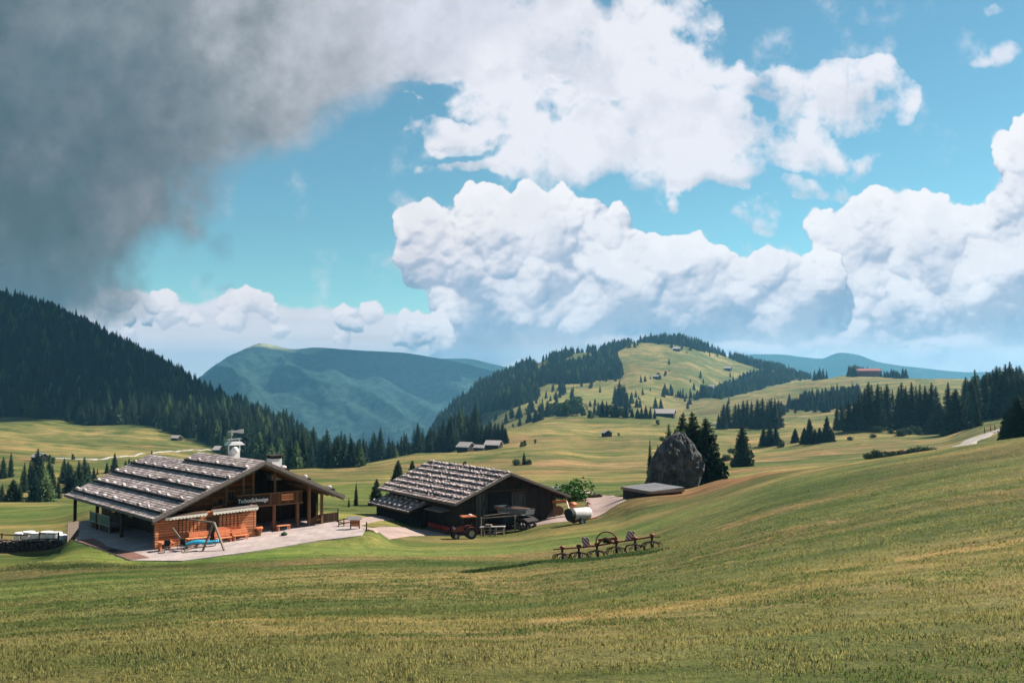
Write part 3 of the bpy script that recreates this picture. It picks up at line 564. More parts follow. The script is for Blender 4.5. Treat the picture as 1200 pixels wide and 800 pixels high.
SW, SH_, SX0, SY0, SK = 2544, 864, -420.0, -150.0, 1.3     # cloud picture: covers a window of bearings, 1.4 steps per unit
def clouds():
    """paint the cloud cover (colour, coverage) over a window of the sky, from sums of puffs and fractal noise"""
    X, Y = np.meshgrid(SX0 + np.arange(SW) / SK, SY0 + np.arange(SH_) / SK)
    rgb = np.zeros((SH_, SW, 3)); al = np.zeros((SH_, SW))
    wx = (fbm(X / 70, Y / 70, 5, 101) - .5); wy = (fbm(X / 70 + 40, Y / 70 + 11, 5, 131) - .5)
    fine = fbm(X / 22, Y / 22, 6, 151, .6); med = fbm(X / 60, Y / 60, 6, 171, .58); big = fbm(X / 170, Y / 150, 5, 191)
    def over(c, a):
        nonlocal rgb, al
        c = np.broadcast_to(c, rgb.shape) if np.ndim(c) < 3 else c; a = np.clip(a, 0, 1)
        na = a + al * (1 - a)
        rgb = (c * a[..., None] + rgb * (al * (1 - a))[..., None]) / np.maximum(na, 1e-6)[..., None]; al = na
    def blobs(L, warp=60, ex=2.0):
        f = np.zeros_like(X)
        for cx, cy, rx, ry, k in L:
            d = ((X + wx * warp - cx) / rx) ** 2 + ((Y + wy * warp - cy) / ry) ** 2
            f = np.maximum(f, k * np.clip(1 - d ** (ex / 2), 0, 1)) if ex else f
        return f
    def srgb(*c): c = np.array(c) / 255.; return np.where(c < .04045, c / 12.92, ((c + .055) / 1.055) ** 2.4)
    # --- thin veil low in the sky
    over(srgb(205, 216, 228), sstep(330, 470, Y) * .55)
    # --- low bank on the left
    bank = blobs([(190, 385, 150, 44, 1), (330, 388, 130, 40, 1), (450, 400, 130, 36, 1), (60, 400, 120, 50, 1), (560, 420, 90, 30, 1)], 30)
    bank = bank + (med - .5) * .5 + (fine - .5) * .25
    lay = fbm(X / 160, Y / 9, 4, 211)
    cbk = srgb(236, 232, 240) * (.96 + .2 * (lay - .5) + .35 * (med - .45))[..., None]
    shade = sstep(360, 430, Y)[..., None] * .3 * sstep(.45, .7, med)[..., None]
    cbk = cbk * (1 - shade) + srgb(150, 172, 192) * shade
    over(cbk, sstep(.05, .40, bank) * .96)
    over(srgb(206, 212, 224), sstep(392, 420, Y + (med - .5) * 30) * .9)
    LOWBANK = True
    # --- cumulus painter
    def blur(a, k):
        for _ in range(k):
            a = (a + np.roll(a, 1, 0) + np.roll(a, -1, 0)) / 3; a = (a + np.roll(a, 1, 1) + np.roll(a, -1, 1)) / 3
        return a
    def soft(a, r):      # wide blur through a coarse copy
        f = 8; h_, w_ = a.shape; c = a[:h_ // f * f, :w_ // f * f].reshape(h_ // f, f, w_ // f, f).mean((1, 3)); c = blur(np.pad(c, 12, mode='edge'), max(1, int((r / f) ** 2)))[12:-12, 12:-12]
        yi = np.clip((np.arange(h_) + .5) / f - .5, 0, c.shape[0] - 1.001); xi = np.clip((np.arange(w_) + .5) / f - .5, 0, c.shape[1] - 1.001)
        y0 = yi.astype(int); x0 = xi.astype(int); fy = (yi - y0)[:, None]; fx = (xi - x0)[None]
        return (c[y0][:, x0] * (1 - fx) + c[y0][:, x0 + 1] * fx) * (1 - fy) + (c[y0 + 1][:, x0] * (1 - fx) + c[y0 + 1][:, x0 + 1] * fx) * fy
    def cumulus(ells, seed, n, rmin, rmax, light=(-.25, -.86, .45), lit=(252, 250, 253), dark=(158, 178, 202), base_y=None, baseh=110, soft_e=1.0, gain=1.0, amb=0.0, shades=()):
        r_ = np.random.default_rng(seed); hgt = np.full(X.shape, -1e3); P0 = []
        for cx, cy, rx, ry, dz in ells:
            for _ in range(max(3, int(n * rx * ry / 6000))):
                t = r_.random() * 6.283; q = math.sqrt(r_.random()); k = rmin + (rmax - rmin) * r_.random() ** 1.5
                x = cx + math.cos(t) * q * max(rx - k * .7, 2); y = cy + math.sin(t) * q * max(ry - k * .7, 2); dd = ((x - cx) / rx) ** 2 + ((y - cy) / ry) ** 2
                P0.append((x, y, k, dz + math.sqrt(max(0, 1 - dd)) * min(rx, ry) * .8))
        allp = list(P0); lev = P0
        for cnt, f0, f1 in ((9, .26, .6), (4, .26, .5)):
            nxt = []
            for (x, y, k, z) in lev:
                for _ in range(cnt):
                    v_ = r_.normal(size=3); v_[2] = abs(v_[2]) * .8; v_[1] -= .35; v_ /= np.linalg.norm(v_); kk = k * r_.uniform(f0, f1); nxt.append((x + v_[0] * k * .85, y + v_[1] * k * .85, kk, z + v_[2] * k * .85))
            lev = nxt; allp += nxt
        n8 = fbm(X / 9, Y / 9, 4, seed + 77, .6); WX = X + (fine - .5) * 11 + wx * 22 + (n8 - .5) * 3; WY = Y + (np.roll(fine, 300, 1) - .5) * 11 + wy * 22 + (np.roll(n8, 200, 1) - .5) * 3
        for (x, y, k, z) in allp:
            i0 = int((x - k - 20 - SX0) * SK); i1 = int((x + k + 20 - SX0) * SK) + 1; j0 = int((y - k - 20 - SY0) * SK); j1 = int((y + k + 20 - SY0) * SK) + 1
            i0, i1 = max(i0, 0), min(i1, SW); j0, j1 = max(j0, 0), min(j1, SH_)
            if i0 >= i1 or j0 >= j1: continue
            d2 = k * k - (WX[j0:j1, i0:i1] - x) ** 2 - (WY[j0:j1, i0:i1] - y) ** 2
            np.maximum(hgt[j0:j1, i0:i1], np.where(d2 > 0, z + np.sqrt(np.maximum(d2, 0)), -1e3), out=hgt[j0:j1, i0:i1])
        mask = hgt > -500; lo = hgt[mask].min(); m_ = mask.astype(float)
        hh = np.where(mask, hgt, lo - 5) + (fine - .5) * 16 + (med - .5) * 14
        l = np.array(light); l = l / np.linalg.norm(l)
        def lam(h, e):
            gy, gx = np.gradient(h, 1 / SK); nn = np.sqrt(gx ** 2 + gy ** 2 + e); return (-gx * l[0] - gy * l[1] + math.sqrt(e) * l[2]) / nn
        hs = blur(hh, 2); b1 = soft(hh, 26); ns = np.maximum(soft(m_, 26), .2)
        l1 = lam(hs, 1.2); l2 = lam(blur(hh, 10), .8); l3 = lam(b1, .35)
        cav = np.clip((hh - soft(hh, 16)) / 16, -1, 1)
        s = .41 + gain * (.12 * l1 + .24 * l2 + .36 * l3 + .16 * cav) + .75 * (fbm(X / 90 + 5, Y / 80, 4, seed + 31) - .5) + .45 * (fine - .5) * sstep(1, .5, soft(m_, 12)) + amb
        if shades: s = s - .42 * blobs(shades, 70, 2.0) * (.6 + .8 * med)
        if base_y is not None: s = s - .26 * sstep(base_y - baseh, base_y + 12, Y + wy * 70)
        s = np.clip(.5 + (s - .5) * 1.3, 0, 1); s = s * s * (3 - 2 * s) * .5 + s * .5
        mid = srgb(212, 215, 228)
        c = np.where(s[..., None] < .5, srgb(*dark) * (1 - s[..., None] * 2) + mid * s[..., None] * 2, mid * (2 - s[..., None] * 2) + srgb(*lit) * (s[..., None] * 2 - 1))
        a_in = blur(m_, 1); wide = soft(m_, 9)
        edge = blur(m_, 3) * .55 + wide * .6 + (fine - .5) * .9 * soft_e * sstep(0, .35, wide)
        over(c, sstep(.26, .64, edge)); wsp = soft(m_, 22) * 1.1 + (fine - .5) * 1.6 + (med - .5) * 1.2
        over(mid * .97 + .03, sstep(.45, 1.3, wsp) * .30 * sstep(.02, .3, soft(m_, 22)))
    # --- high soft field of cloud, upper middle
    f = blobs([(560, 40, 170, 95, 1), (700, 60, 190, 110, 1), (800, 150, 170, 80, 1), (700, 160, 160, 70, .95), (900, 110, 130, 66, .95), (1000, 105, 95, 50, .9), (950, 165, 70, 40, .75),
               (540, 150, 80, 22, .62), (560, 182, 60, 16, .55), (960, 215, 50, 16, .55), (880, 245, 45, 26, .5), (860, 262, 50, 14, .5), (820, 205, 110, 34, .8), (470, -30, 260, 90, 1), (760, -70, 200, 60, 1), (1020, 190, 40, 22, .5)], 75)
    d = f * 1.15 + (med - .5) * 1.5 + (fine - .5) * .9 - .20 - .45 * sstep(.22, 0, f)
    hole = blobs([(650, 140, 34, 22, 1), (660, 105, 30, 16, .5), (850, 100, 30, 20, .6), (905, 125, 34, 16, .8), (760, 95, 40, 18, .4), (850, 30, 60, 26, 1), (905, 55, 35, 20, .8), (500, 95, 45, 22, 1.1), (830, 235, 90, 14, .6), (560, 168, 60, 7, .7)], 95)
    d = d - hole * .75
    s = np.clip(.62 + 1.9 * (med - .47) + .5 * (fine - .5) + .35 * (np.roll(d, -16, 0) - d) + .25 * sstep(450, 760, X) - .22 * sstep(.55, 1.2, d) - .2 * sstep(60, -60, Y), 0, 1)
    c = srgb(176, 186, 204) * (1 - s[..., None]) + srgb(243, 242, 249) * s[..., None]
    over(c, (.85 * sstep(-.06, .72, d) + .15 * sstep(.0, .28, d + (fine - .5) * .4)) * .97)
    # --- cumulus behind and in front
    cumulus([(1120, 330, 130, 95, 0), (1010, 290, 62, 62, 10), (1085, 270, 60, 45, 0), (1215, 230, 70, 80, 20), (1230, 330, 110, 120, 10), (980, 350, 70, 60, -10), (1090, 390, 120, 40, 20), (1180, 405, 90, 35, 25), (1275, 220, 60, 80, 5), (1050, 402, 80, 24, 30), (1150, 408, 80, 24, 32), (1230, 404, 60, 26, 30)], 11, 14, 12, 42, base_y=440, baseh=150, dark=(150, 172, 198), shades=[(1050, 372, 95, 34, 1), (955, 385, 60, 36, 1), (1098, 300, 34, 40, .9), (1190, 335, 44, 26, .8), (1165, 255, 24, 40, .7), (1030, 300, 24, 30, .7), (1230, 390, 60, 24, .8)])
    cumulus([(590, 290, 82, 76, 10), (545, 285, 58, 34, 22), (650, 268, 70, 42, 0), (710, 300, 84, 46, 5), (610, 360, 80, 56, 18), (790, 335, 110, 55, 8), (880, 345, 100, 52, 8), (950, 350, 55, 44, -5), (690, 385, 110, 32, 25), (830, 385, 120, 30, 25), (560, 385, 60, 34, 20), (900, 392, 90, 25, 10), (500, 285, 22, 10, 12)], 23, 15, 11, 40, base_y=410, baseh=150, dark=(145, 170, 197), shades=[(588, 272, 26, 20, .9), (545, 312, 30, 20, .9), (595, 392, 80, 34, 1), (715, 388, 75, 32, .9), (935, 382, 60, 32, 1), (560, 345, 28, 46, .9), (665, 330, 50, 20, .8), (790, 322, 60, 16, .7), (850, 375, 50, 24, .8), (640, 255, 22, 18, .5)])
    cumulus([(175, 372, 70, 30, 0), (265, 376, 80, 32, 6), (350, 384, 70, 28, 2), (425, 380, 50, 26, 6), (490, 390, 50, 22, 4), (130, 385, 50, 30, 4), (300, 352, 34, 14, 8)], 53, 12, 6, 20, lit=(248, 244, 248), dark=(188, 197, 212), base_y=420, baseh=70, soft_e=1.4, gain=.8, amb=.12)
    over(srgb(224, 222, 231), sstep(.42, .75, lay) * sstep(355, 385, Y) * sstep(560, 470, X) * .55)
    cumulus([(410, 384, 38, 15, 0), (470, 392, 40, 13, 0), (150, 356, 60, 15, 0), (120, 378, 60, 18, 5)], 37, 22, 6, 15, lit=(240, 238, 244), dark=(140, 166, 188), base_y=388, baseh=40, soft_e=1.6)
    # pale bank low on the right
    over(srgb(226, 230, 238), sstep(382, 425, Y + (med - .5) * 40) * sstep(560, 640, X) * .75)
    bw = blobs([(890, 404, 60, 8, .9), (1120, 400, 60, 12, .7), (1190, 408, 50, 14, .7), (960, 398, 50, 7, .6), (740, 398, 90, 9, .5)], 30); over(srgb(236, 235, 244), sstep(.1, .7, bw + (fine - .5) * .5) * .75 * sstep(0, .15, bw))
    # small puff and wisps on the right and middle
    w_ = blobs([(1176, 71, 20, 20, .9), (1160, 74, 30, 9, .6), (1152, 12, 16, 8, .5)], 34); over(srgb(236, 236, 246), sstep(.12, .8, w_ + (fine - .5) * .9) * .85 * sstep(0, .2, w_))
    w_ = blobs([(248, 292, 26, 26, .8), (240, 320, 16, 14, .6), (266, 336, 18, 8, .5)], 26); over(srgb(120, 160, 184), sstep(.15, .95, w_ + (fine - .5) * .8) * .5 * sstep(0, .2, w_))
    # --- the great grey cloud on the left and along the top
    e = np.interp(Y, [-150, 0, 60, 85, 110, 140, 165, 200, 240, 285, 320, 350, 372, 400, 440], [760, 640, 560, 500, 440, 400, 350, 275, 232, 195, 160, 140, 120, 60, -60])
    wsp = fbm((X - Y * .5) / 48, (Y + X * .4) / 70, 6, 333, .6)
    dd = (e - X) / 95.0 + (med - .5) * .9 + (big - .5) * 1.1 + (wsp - .5) * .8 + .25
    t = np.clip((X - 10) / 560 - (Y - 60) / 2400 + (big - .5) * .55 + (med - .5) * .34 + (fine - .5) * .12, 0, 1)
    stops = [(0, (92, 113, 122)), (.2, (112, 127, 135)), (.42, (140, 148, 155)), (.66, (184, 188, 196)), (1, (216, 218, 230))]
    cc = np.zeros(X.shape + (3,)); ks = [q[0] for q in stops]; cs = np.array([srgb(*q[1]) for q in stops])
    for i in range(3): cc[..., i] = np.interp(t, ks, cs[:, i])
    streak = fbm((X + Y * .3) / 60, (Y - X * .5) / 150, 5, 307)
    cc = cc * (.78 + .34 * streak + .20 * (fine - .5) + .10)[..., None] * (1 - .05)
    over(cc, sstep(-.15, .95, dd) * (1 - sstep(600, 760, X)) * .985)
    # fade out at the window's edge
    ed = np.minimum(np.minimum(X - SX0, SX0 + SW / SK - X), Y - SY0); al *= sstep(0, 130, ed + (big - .5) * 60); al *= sstep(SY0 + SH_ / SK, SY0 + SH_ / SK - 12, Y)
    return rgb, al
rgb, al = clouds()
img = bpy.data.images.new('cloud_cover', SW, SH_, alpha=True, float_buffer=True); img.colorspace_settings.name = 'Non-Color'
buf = np.concatenate([rgb, al[..., None]], -1)[::-1].astype(np.float32); img.alpha_mode = 'CHANNEL_PACKED'; img.pixels.foreach_set(buf.ravel()); img.update(); img.pack()

w = bpy.data.worlds.new('World'); sc.world = w; w.use_nodes = True; nt = w.node_tree
for n in list(nt.nodes): nt.nodes.remove(n)
out = N(nt, 'ShaderNodeOutputWorld'); bg = N(nt, 'ShaderNodeBackground'); bg.inputs[1].default_value = .08
sky = N(nt, 'ShaderNodeTexSky', sky_type='NISHITA'); sky.sun_disc = False; sky.sun_elevation = R(SUN_EL); sky.sun_rotation = R(SUN_AZ); sky.altitude = 1900; sky.air_density = 1.0; sky.dust_density = .6; sky.ozone_density = 1.5
tint = mixc(nt, 'MULTIPLY', 1.0, sky.outputs[0], (.51, .775, .675))
tc = N(nt, 'ShaderNodeTexCoord'); sp = N(nt, 'ShaderNodeSeparateXYZ'); nt.links.new(tc.outputs['Generated'], sp.inputs[0])
def mth(op, a, b=None, c=None):
    n = N(nt, 'ShaderNodeMath', operation=op)
    for i, v in enumerate((a, b, c)):
        if v is None: continue
        if isinstance(v, bpy.types.NodeSocket): nt.links.new(v, n.inputs[i])
        else: n.inputs[i].default_value = v
    return n.outputs[0]
# bearings: x/y and z/y of the sky direction -> window coordinates
yy = mth('MAXIMUM', sp.outputs[1], .05); sx = mth('DIVIDE', sp.outputs[0], yy); sz = mth('DIVIDE', sp.outputs[2], yy)
# undo the tilt: v = (s*CT - ST) / (CT + s*ST), depth = CT - v*ST
v = mth('DIVIDE', mth('MULTIPLY_ADD', sz, CT, -ST), mth('MULTIPLY_ADD', sz, ST, CT)); dep = mth('MULTIPLY_ADD', v, -ST, CT)
bx = mth('MULTIPLY_ADD', mth('MULTIPLY', sx, dep), F, 600.0); by = mth('MULTIPLY_ADD', v, -F, 400.0)
uu = mth('MULTIPLY_ADD', bx, SK / SW, -SX0 * SK / SW); vv = mth('MULTIPLY_ADD', by, -SK / SH_, 1 + SY0 * SK / SH_)
cb = N(nt, 'ShaderNodeCombineXYZ'); nt.links.new(uu, cb.inputs[0]); nt.links.new(vv, cb.inputs[1])
ti = N(nt, 'ShaderNodeTexImage', image=img, extension='CLIP', interpolation='Cubic'); nt.links.new(cb.outputs[0], ti.inputs[0])
ahead = mth('GREATER_THAN', sp.outputs[1], .06); ca = mth('MULTIPLY', ti.outputs[1], ahead)
# loose cloud over the rest of the sky
vn = N(nt, 'ShaderNodeTexNoise'); vn.inputs['Scale'].default_value = 2.2; vn.inputs['Detail'].default_value = 5; nt.links.new(tc.outputs['Generated'], vn.inputs[0])
vr = ramp(nt, [(.48, (0, 0, 0)), (.68, (.8, .8, .8))]); nt.links.new(vn.outputs[0], vr.inputs[0])
CK = 2 ** -EXPO / .08
inwin = mth('MULTIPLY', mth('MULTIPLY', mth('LESS_THAN', mth('ABSOLUTE', mth('ADD', uu, -.5)), .5), mth('LESS_THAN', mth('ABSOLUTE', mth('ADD', vv, -.5)), .5)), ahead)
base = mixc(nt, 'MIX', mth('MULTIPLY', vr.outputs[0], mth('SUBTRACT', 1.0, inwin)), tint, (.30 * CK, .34 * CK, .38 * CK))
sc_c = mixc(nt, 'MULTIPLY', 1.0, ti.outputs[0], (CK * .99,) * 3)
fin = mixc(nt, 'MIX', ca, base, sc_c)
nt.links.new(fin, bg.inputs[0]); nt.links.new(bg.outputs[0], out.inputs[0])
w.cycles.sampling_method = 'MANUAL'; w.cycles.sample_map_resolution = 1024

hb = MB(); hb.box(-15800, 15800, -260, 10800, -430, 300)
hm = bpy.data.materials.new('air'); hm.use_nodes = True; nt = hm.node_tree
for n in list(nt.nodes): nt.nodes.remove(n)
o_ = N(nt, 'ShaderNodeOutputMaterial'); pv = N(nt, 'ShaderNodeVolumePrincipled'); pv.inputs['Color'].default_value = (.25, .66, 1.0, 1); pv.inputs['Density'].default_value = 7.0e-5; pv.inputs['Anisotropy'].default_value = .2
nt.links.new(pv.outputs[0], o_.inputs['Volume'])
hz_ = hb.build('haze', hm); tag(hz_, 'pale blue mountain haze', kind='stuff')

# unseen cumulus, added out of view to throw the hillside wood into shade
cmb = MB(); r_ = random.Random(5)
for i in range(90):
    x = -900 + 1500 * r_.random(); y = 1150 + 950 * r_.random(); k = 110 + 90 * r_.random()
    cmb.lump((x, y, 1120 + 60 * r_.random()), (k * 1.5, k * 1.2, k * .75), 2, .15)
cm_, nt, b = newmat('cloud_white', 1, 0); b.inputs['Base Color'].default_value = (.85, .86, .88, 1)
cl_ = cmb.build('shading_cloud', cm_, smooth=True); tag(cl_, 'unseen cumulus cloud added to shade the wooded hillside', kind='structure')
cmb = MB()  # second unseen cloud, added to shade the upper part of the far mountain
for i in range(70):
    k = 300 + 220 * r_.random(); x = 2480 + 1500 * r_.random(); cmb.lump((x, 7600 + 700 * r_.random() + (x - 2900) * .15, 3650 + 150 * r_.random()), (k * 1.1, k * .8, k * .7), 2, .15)
cl2 = cmb.build('shading_cloud', cm_, smooth=True); tag(cl2, 'unseen cumulus cloud added to shade the far mountain', kind='structure')

cam = bpy.data.cameras.new('camera'); cam.lens = 35.01; cam.sensor_width = 36; cam.clip_end = 40000; cam.clip_start = .1
co = bpy.data.objects.new('camera', cam); col.objects.link(co); co.rotation_euler = (R(90) + PITCH, 0, 0); sc.camera = co
sc.view_settings.view_transform = 'Standard'; sc.view_settings.look = 'None'; sc.view_settings.exposure = EXPO; sc.view_settings.gamma = 1
cy = sc.cycles; cy.use_denoising = True; cy.volume_bounces = 0; cy.max_bounces = 5; cy.diffuse_bounces = 3; cy.glossy_bounces = 2; cy.transmission_bounces = 2
cy.use_adaptive_sampling = True; cy.adaptive_threshold = .02; cy.sample_clamp_indirect = 4

# ------------------------------------------------------------------ buildings
def shingle_roof(mb, O, u, v, w, h, course, tw, cols, seed, lift=.03, thick=.03, skipmap=None):
    """overlapping wooden shingles on the plane O + u*a + v*b (a across 0..w, b upslope 0..h)"""
    r = random.Random(seed); O = Vector(O); u = Vector(u).normalized(); v = Vector(v).normalized(); n = u.cross(v).normalized()
    if n.z < 0: n = -n
    b = 0; k = 0
    while b < h - .02:
        b1 = min(b + course * 1.25, h); a = -r.random() * tw
        while a < w:
            ww = tw * (.6 + .8 * r.random()); a0 = max(a, 0); a1 = min(a + ww - .012, w)
            if a1 - a0 > .03:
                l0 = lift * (1 + .7 * r.random()); j = -(.05 * r.random()) if b > 0 else -.02 * r.random()
                p = [O + u * a0 + v * (b + j) + n * l0, O + u * a1 + v * (b + j) + n * l0 * (1 + .3 * (r.random() - .5)), O + u * a1 + v * b1 + n * .004, O + u * a0 + v * b1 + n * .004]
                q = [x - n * thick for x in p[:2]]
                c = cols[int(r.random() * len(cols))]; f = .75 + .5 * r.random(); mb.col = (c[0] * f, c[1] * f, c[2] * f)
                mb.add([p[0], p[1], p[2], p[3], q[0], q[1]], [(0, 1, 2, 3), (4, 5, 1, 0), (4, 0, 3), (5, 2, 1)])
            a += ww
        b += course; k += 1
    mb.col = None
GREYS = [(.34, .275, .265), (.26, .205, .20), (.41, .345, .335), (.19, .15, .148), (.30, .235, .22)]
BROWNS = [(.36, .28, .265), (.27, .205, .19), (.44, .37, .35), (.18, .135, .125), (.32, .24, .215)]

def inn():
    e = empty('alpine_inn', HA + Vector((0, 0, -2.43)), R(-HAZ), 'large brown timber inn with shingle roof, white name board and front terrace', 'inn')
    def L(px, py, t):      # local (s, z) of a sight line on the plane t
        d = D(px, py); A = np.array(HA); e1 = np.array(he1); e2 = np.array(he2); k = (A @ e2 + t) / (d @ e2); q = d * k - A; return float(q @ e1), float(q[2] + 2.43)
    k = .427; kr = -.4485; zs = 2.43; RS, RZ = 9.04, 6.29
    TF, TM, TB = 0, 13.2, 21.3
    # roofs: deck under the shingles
    rf = MB()
    def slab(s0, z0, s1, z1, t0, t1, th=.14, drop=.03):
        rf.prism([(s0, t0, z0 - drop), (s1, t0, z1 - drop), (s1, t0, z1 - drop - th), (s0, t0, z0 - drop - th)], (0, t1 - t0, 0))
    slab(0, zs, RS, RZ, TF, TM); slab(RS + .002, RZ, 16.37, 3.0, TF, TM)
    slab(0, zs, 7.7, zs + k * 7.7, TM + .002, TB); slab(7.702, zs + k * 7.7, 15.6, 2.5, TM + .002, TB)
    roof = rf.build('roof', M['wood_dkpost'], e)
    sh = MB()
    nL = math.hypot(1, k)
    shingle_roof(sh, (-.05, TF - .05, zs - .0), (0, 1, 0), (1, 0, k), TM, 7.7 * nL, .30, .30, GREYS, 1)
    shingle_roof(sh, (-.05, TM - .05, zs - .0), (0, 1, 0), (1, 0, k), TB - TM + .1, 7.7 * nL, .30, .30, GREYS, 2)
    shingle_roof(sh, (7.7, TF - .05, zs + k * 7.7 + .002), (0, 1, 0), (1, 0, k), TM + .1, (RS - 7.66) * nL, .30, .30, GREYS, 3)
    shingle_roof(sh, (16.42, TF - .05, 2.97), (0, 1, 0), (-1, 0, -kr), TM + .1, 7.36 * math.hypot(1, kr), .30, .34, GREYS, 4)
    shingle_roof(sh, (15.6, TM + .06, 2.5), (0, 1, 0), (-1, 0, (zs + k * 7.7 - 2.5) / 7.9), TB - TM, 8.55, .30, .34, GREYS, 5)
    sh.build('shingles', M['shingle'], roof)
    # snow logs with their stones, and the ridge board
    r = random.Random(3)
    for i, (s, t0, t1) in enumerate(((.62, .1, TB - .1), (2.35, .1, TB - .1), (4.1, .1, TB - .2), (5.8, .1, TB - .2), (7.45, .2, 12.4))):
        mb = MB(); z = zs + k * s
        mb.cyl((s, t0, z + .16), (s, t1, z + .16), .085, .085, 8)
        mb.cyl((s + .0, t0, z + .05), (s + .0, t1, z + .05), .06, .06, 6)
        lg = mb.build('snow_log', M['batten'], roof)
        n = int((t1 - t0) / 2.15)
        for j in range(n):
            t = min(t1 - .3, t0 + .4 + (t1 - t0 - .8) * (j + .55 * (r.random() - .3)) / max(1, n - 1))
            st = MB(); st.lump((s + .27, t, z + .27), (.12 + .09 * r.random(), .13 + .13 * r.random(), .11 + .07 * r.random()), 2, .2); st.build('stone', M['stone_white'], roof, True)
    for i, s in enumerate((11.2, 13.2, 15.5)):
        z = RZ + kr * (s - RS); mb = MB(); mb.cyl((s, .1, z + .14), (s, 13, z + .14), .085, .085, 8); mb.build('snow_log', M['batten'], roof)
        for j in range(4):
            st = MB(); st.lump((s - .25, .6 + j * 3.4, z + .33), (.2, .24, .17), 2, .2); st.build('stone', M['stone_white'], roof, True)
    vt = MB(); zz = zs + k * 4.6; vt.box(4.3, 4.9, 9.0, 10.3, zz - .02, zz + .12); vt.build('skylight', M['glass'], roof, bevel=.02)
    # barge boards and purlins
    bb = MB(); th = .34
    def rake(s0, z0, s1, z1, t, w=.06, hh=.26, dz=-.12): bb.beam((s0, t, z0 + dz), (s1, t, z1 + dz), w, hh)
    rake(-.1, zs - .04, RS, RZ, -.035); rake(RS, RZ, 16.45, 2.97, -.035); rake(-.1, zs - .04, RS, RZ, .10, .05, .16, -.34); rake(RS, RZ, 16.45, 2.97, .10, .05, .16, -.34)
    bb.beam((-.1, -.05, zs - .09), (-.1, TB + .05, zs - .09), .05, .2); bb.build('barge_board', M['fascia'], e)
    pl = MB()
    for s in (.8, 3.0, 5.2, 7.3, 9.04, 11.2, 13.2, 15.2):
        z = (zs + k * s if s <= RS else RZ + kr * (s - RS)) - .36; pl.beam((s, .2, z), (s, 13, z), .17, .2)
    for i in range(14):
        t = .45 + i * .95
        pl.beam((.1, t, zs - .24), (RS, t, RZ - .26), .09, .12); pl.beam((RS, t, RZ - .26), (16.2, t, 2.8), .09, .12)
    pl.build('rafters', M['wood_post'], e)
    # walls
    Wt = 2.2
    w1 = MB()       # upper gable, log wall, left part
    w1.prism([(1.6, Wt, 2.55), (9.0, Wt, 2.55), (9.0, Wt, RZ - .42), (1.6, Wt, zs + k * 1.6 - .42)], (0, .2, 0)); w1.build('gable_wall', M['wood_log'], e)
    w2 = MB()       # recessed dark wall of the loggia and porch
    w2.prism([(9.0, 5.6, 0), (15.7, 5.6, 0), (15.7, 5.6, RZ + kr * (15.7 - RS) - .42), (9.04, 5.6, RZ - .42), (9.0, 5.6, RZ - .44)], (0, .2, 0))
    w2.box(8.98, 9.18, 2.4, 5.58, 0, RZ - .5); w2.box(15.5, 15.7, 3.2, 20.5, 0, 3.0 + .05)
    w2.box(2.9, 3.1, 2.45, 20.39, 0, zs + k * 2.9 - .3)
    w2.prism([(3.0, 20.4, 0), (15.5, 20.4, 0), (15.5, 20.4, 2.2), (7.6, 20.4, 5.3), (3.0, 20.4, 3.4)], (0, .2, 0)); w2.build('wall', M['wood_dark'], e)
    # ground floor stall wall, set at an angle, lit by the sun
    A0 = Vector((.6, .62, 0)); A1 = Vector((L(300, 612, -.1)[0], -.1, 0)); dd = (A1 - A0).normalized(); nn = Vector((dd.y, -dd.x, 0))
    w3 = MB(); w3.prism([A0, A1, A1 + Vector((0, 0, 2.42 + TILT * A1.x)), A0 + Vector((0, 0, 2.42 + TILT * A0.x))], nn * -.2); w3.prism([A1, A1 + Vector((0, 2.2, 0)), A1 + Vector((0, 2.2, 2.8)), A1 + Vector((0, 0, 2.8))], (-.15, 0, 0)); w3.build('front_wall', M['wood_warm'], e)
    def fr(a, z, out): p = A0 + dd * a + nn * out; return Vector((p.x, p.y, z + TILT * p.x))
    WL = (A1 - A0).length
    for (a0, a1, z0, z1) in ((1.5, 3.2, .95, 2.0), (WL * .60, WL * .84, .85, 2.05)):
        sb = MB(); sb.prism([fr(a0, z0, .03), fr(a1, z0, .03), fr(a1, z1, .03), fr(a0, z1, .03)], nn * .03); fo = sb.build('shutter', M['wood_post'], e)
        for q in range(6):
            g = MB(); x = a0 + (a1 - a0) * (q + .5) / 6; g.beam(fr(x, z0 + .05, .08), fr(x, z1 - .05, .08), .2, .03, nn); g.build('slat', M['wood_warm'], fo)
    d_ = MB(); d_.prism([fr(3.7, 0, .03), fr(4.7, 0, .03), fr(4.7, 2.0, .03), fr(3.7, 2.0, .03)], nn * .04); dr = d_.build('door', M['wood_dkpost'], e)
    hd = MB(); hd.cyl(fr(4.55, 1.0, .08), fr(4.55, 1.15, .08), .02); hd.build('handle', M['grey_metal'], dr)
    for (a0, a1) in ((.4, WL * .47), (WL * .53, WL + .05)):
        aw = MB(); aw.prism([fr(a0, 2.52, -.05), fr(a0, 2.42, .36), fr(a0, 2.37, .36), fr(a0, 2.47, -.05)], dd * (a1 - a0) + Vector((0, 0, TILT * (a1 - a0)))); an = aw.build('awning', M['fascia'] if a0 > 4 else M['wood_dkpost'], e)
        fl = MB(); n = int((a1 - a0) / .26)
        for q in range(n):
            x0 = a0 + (a1 - a0) * q / n; x1 = a0 + (a1 - a0) * (q + 1) / n; xm = (x0 + x1) / 2
            fl.prism([fr(x0, 2.37, .37), fr(x1, 2.37, .37), fr(x1, 2.25, .37), fr(x1 - .04, 2.18, .37), fr(xm, 2.14, .37), fr(x0 + .04, 2.18, .37), fr(x0, 2.25, .37)], nn * .02)
        fl.build('scalloped_valance', M['scallop'], an)
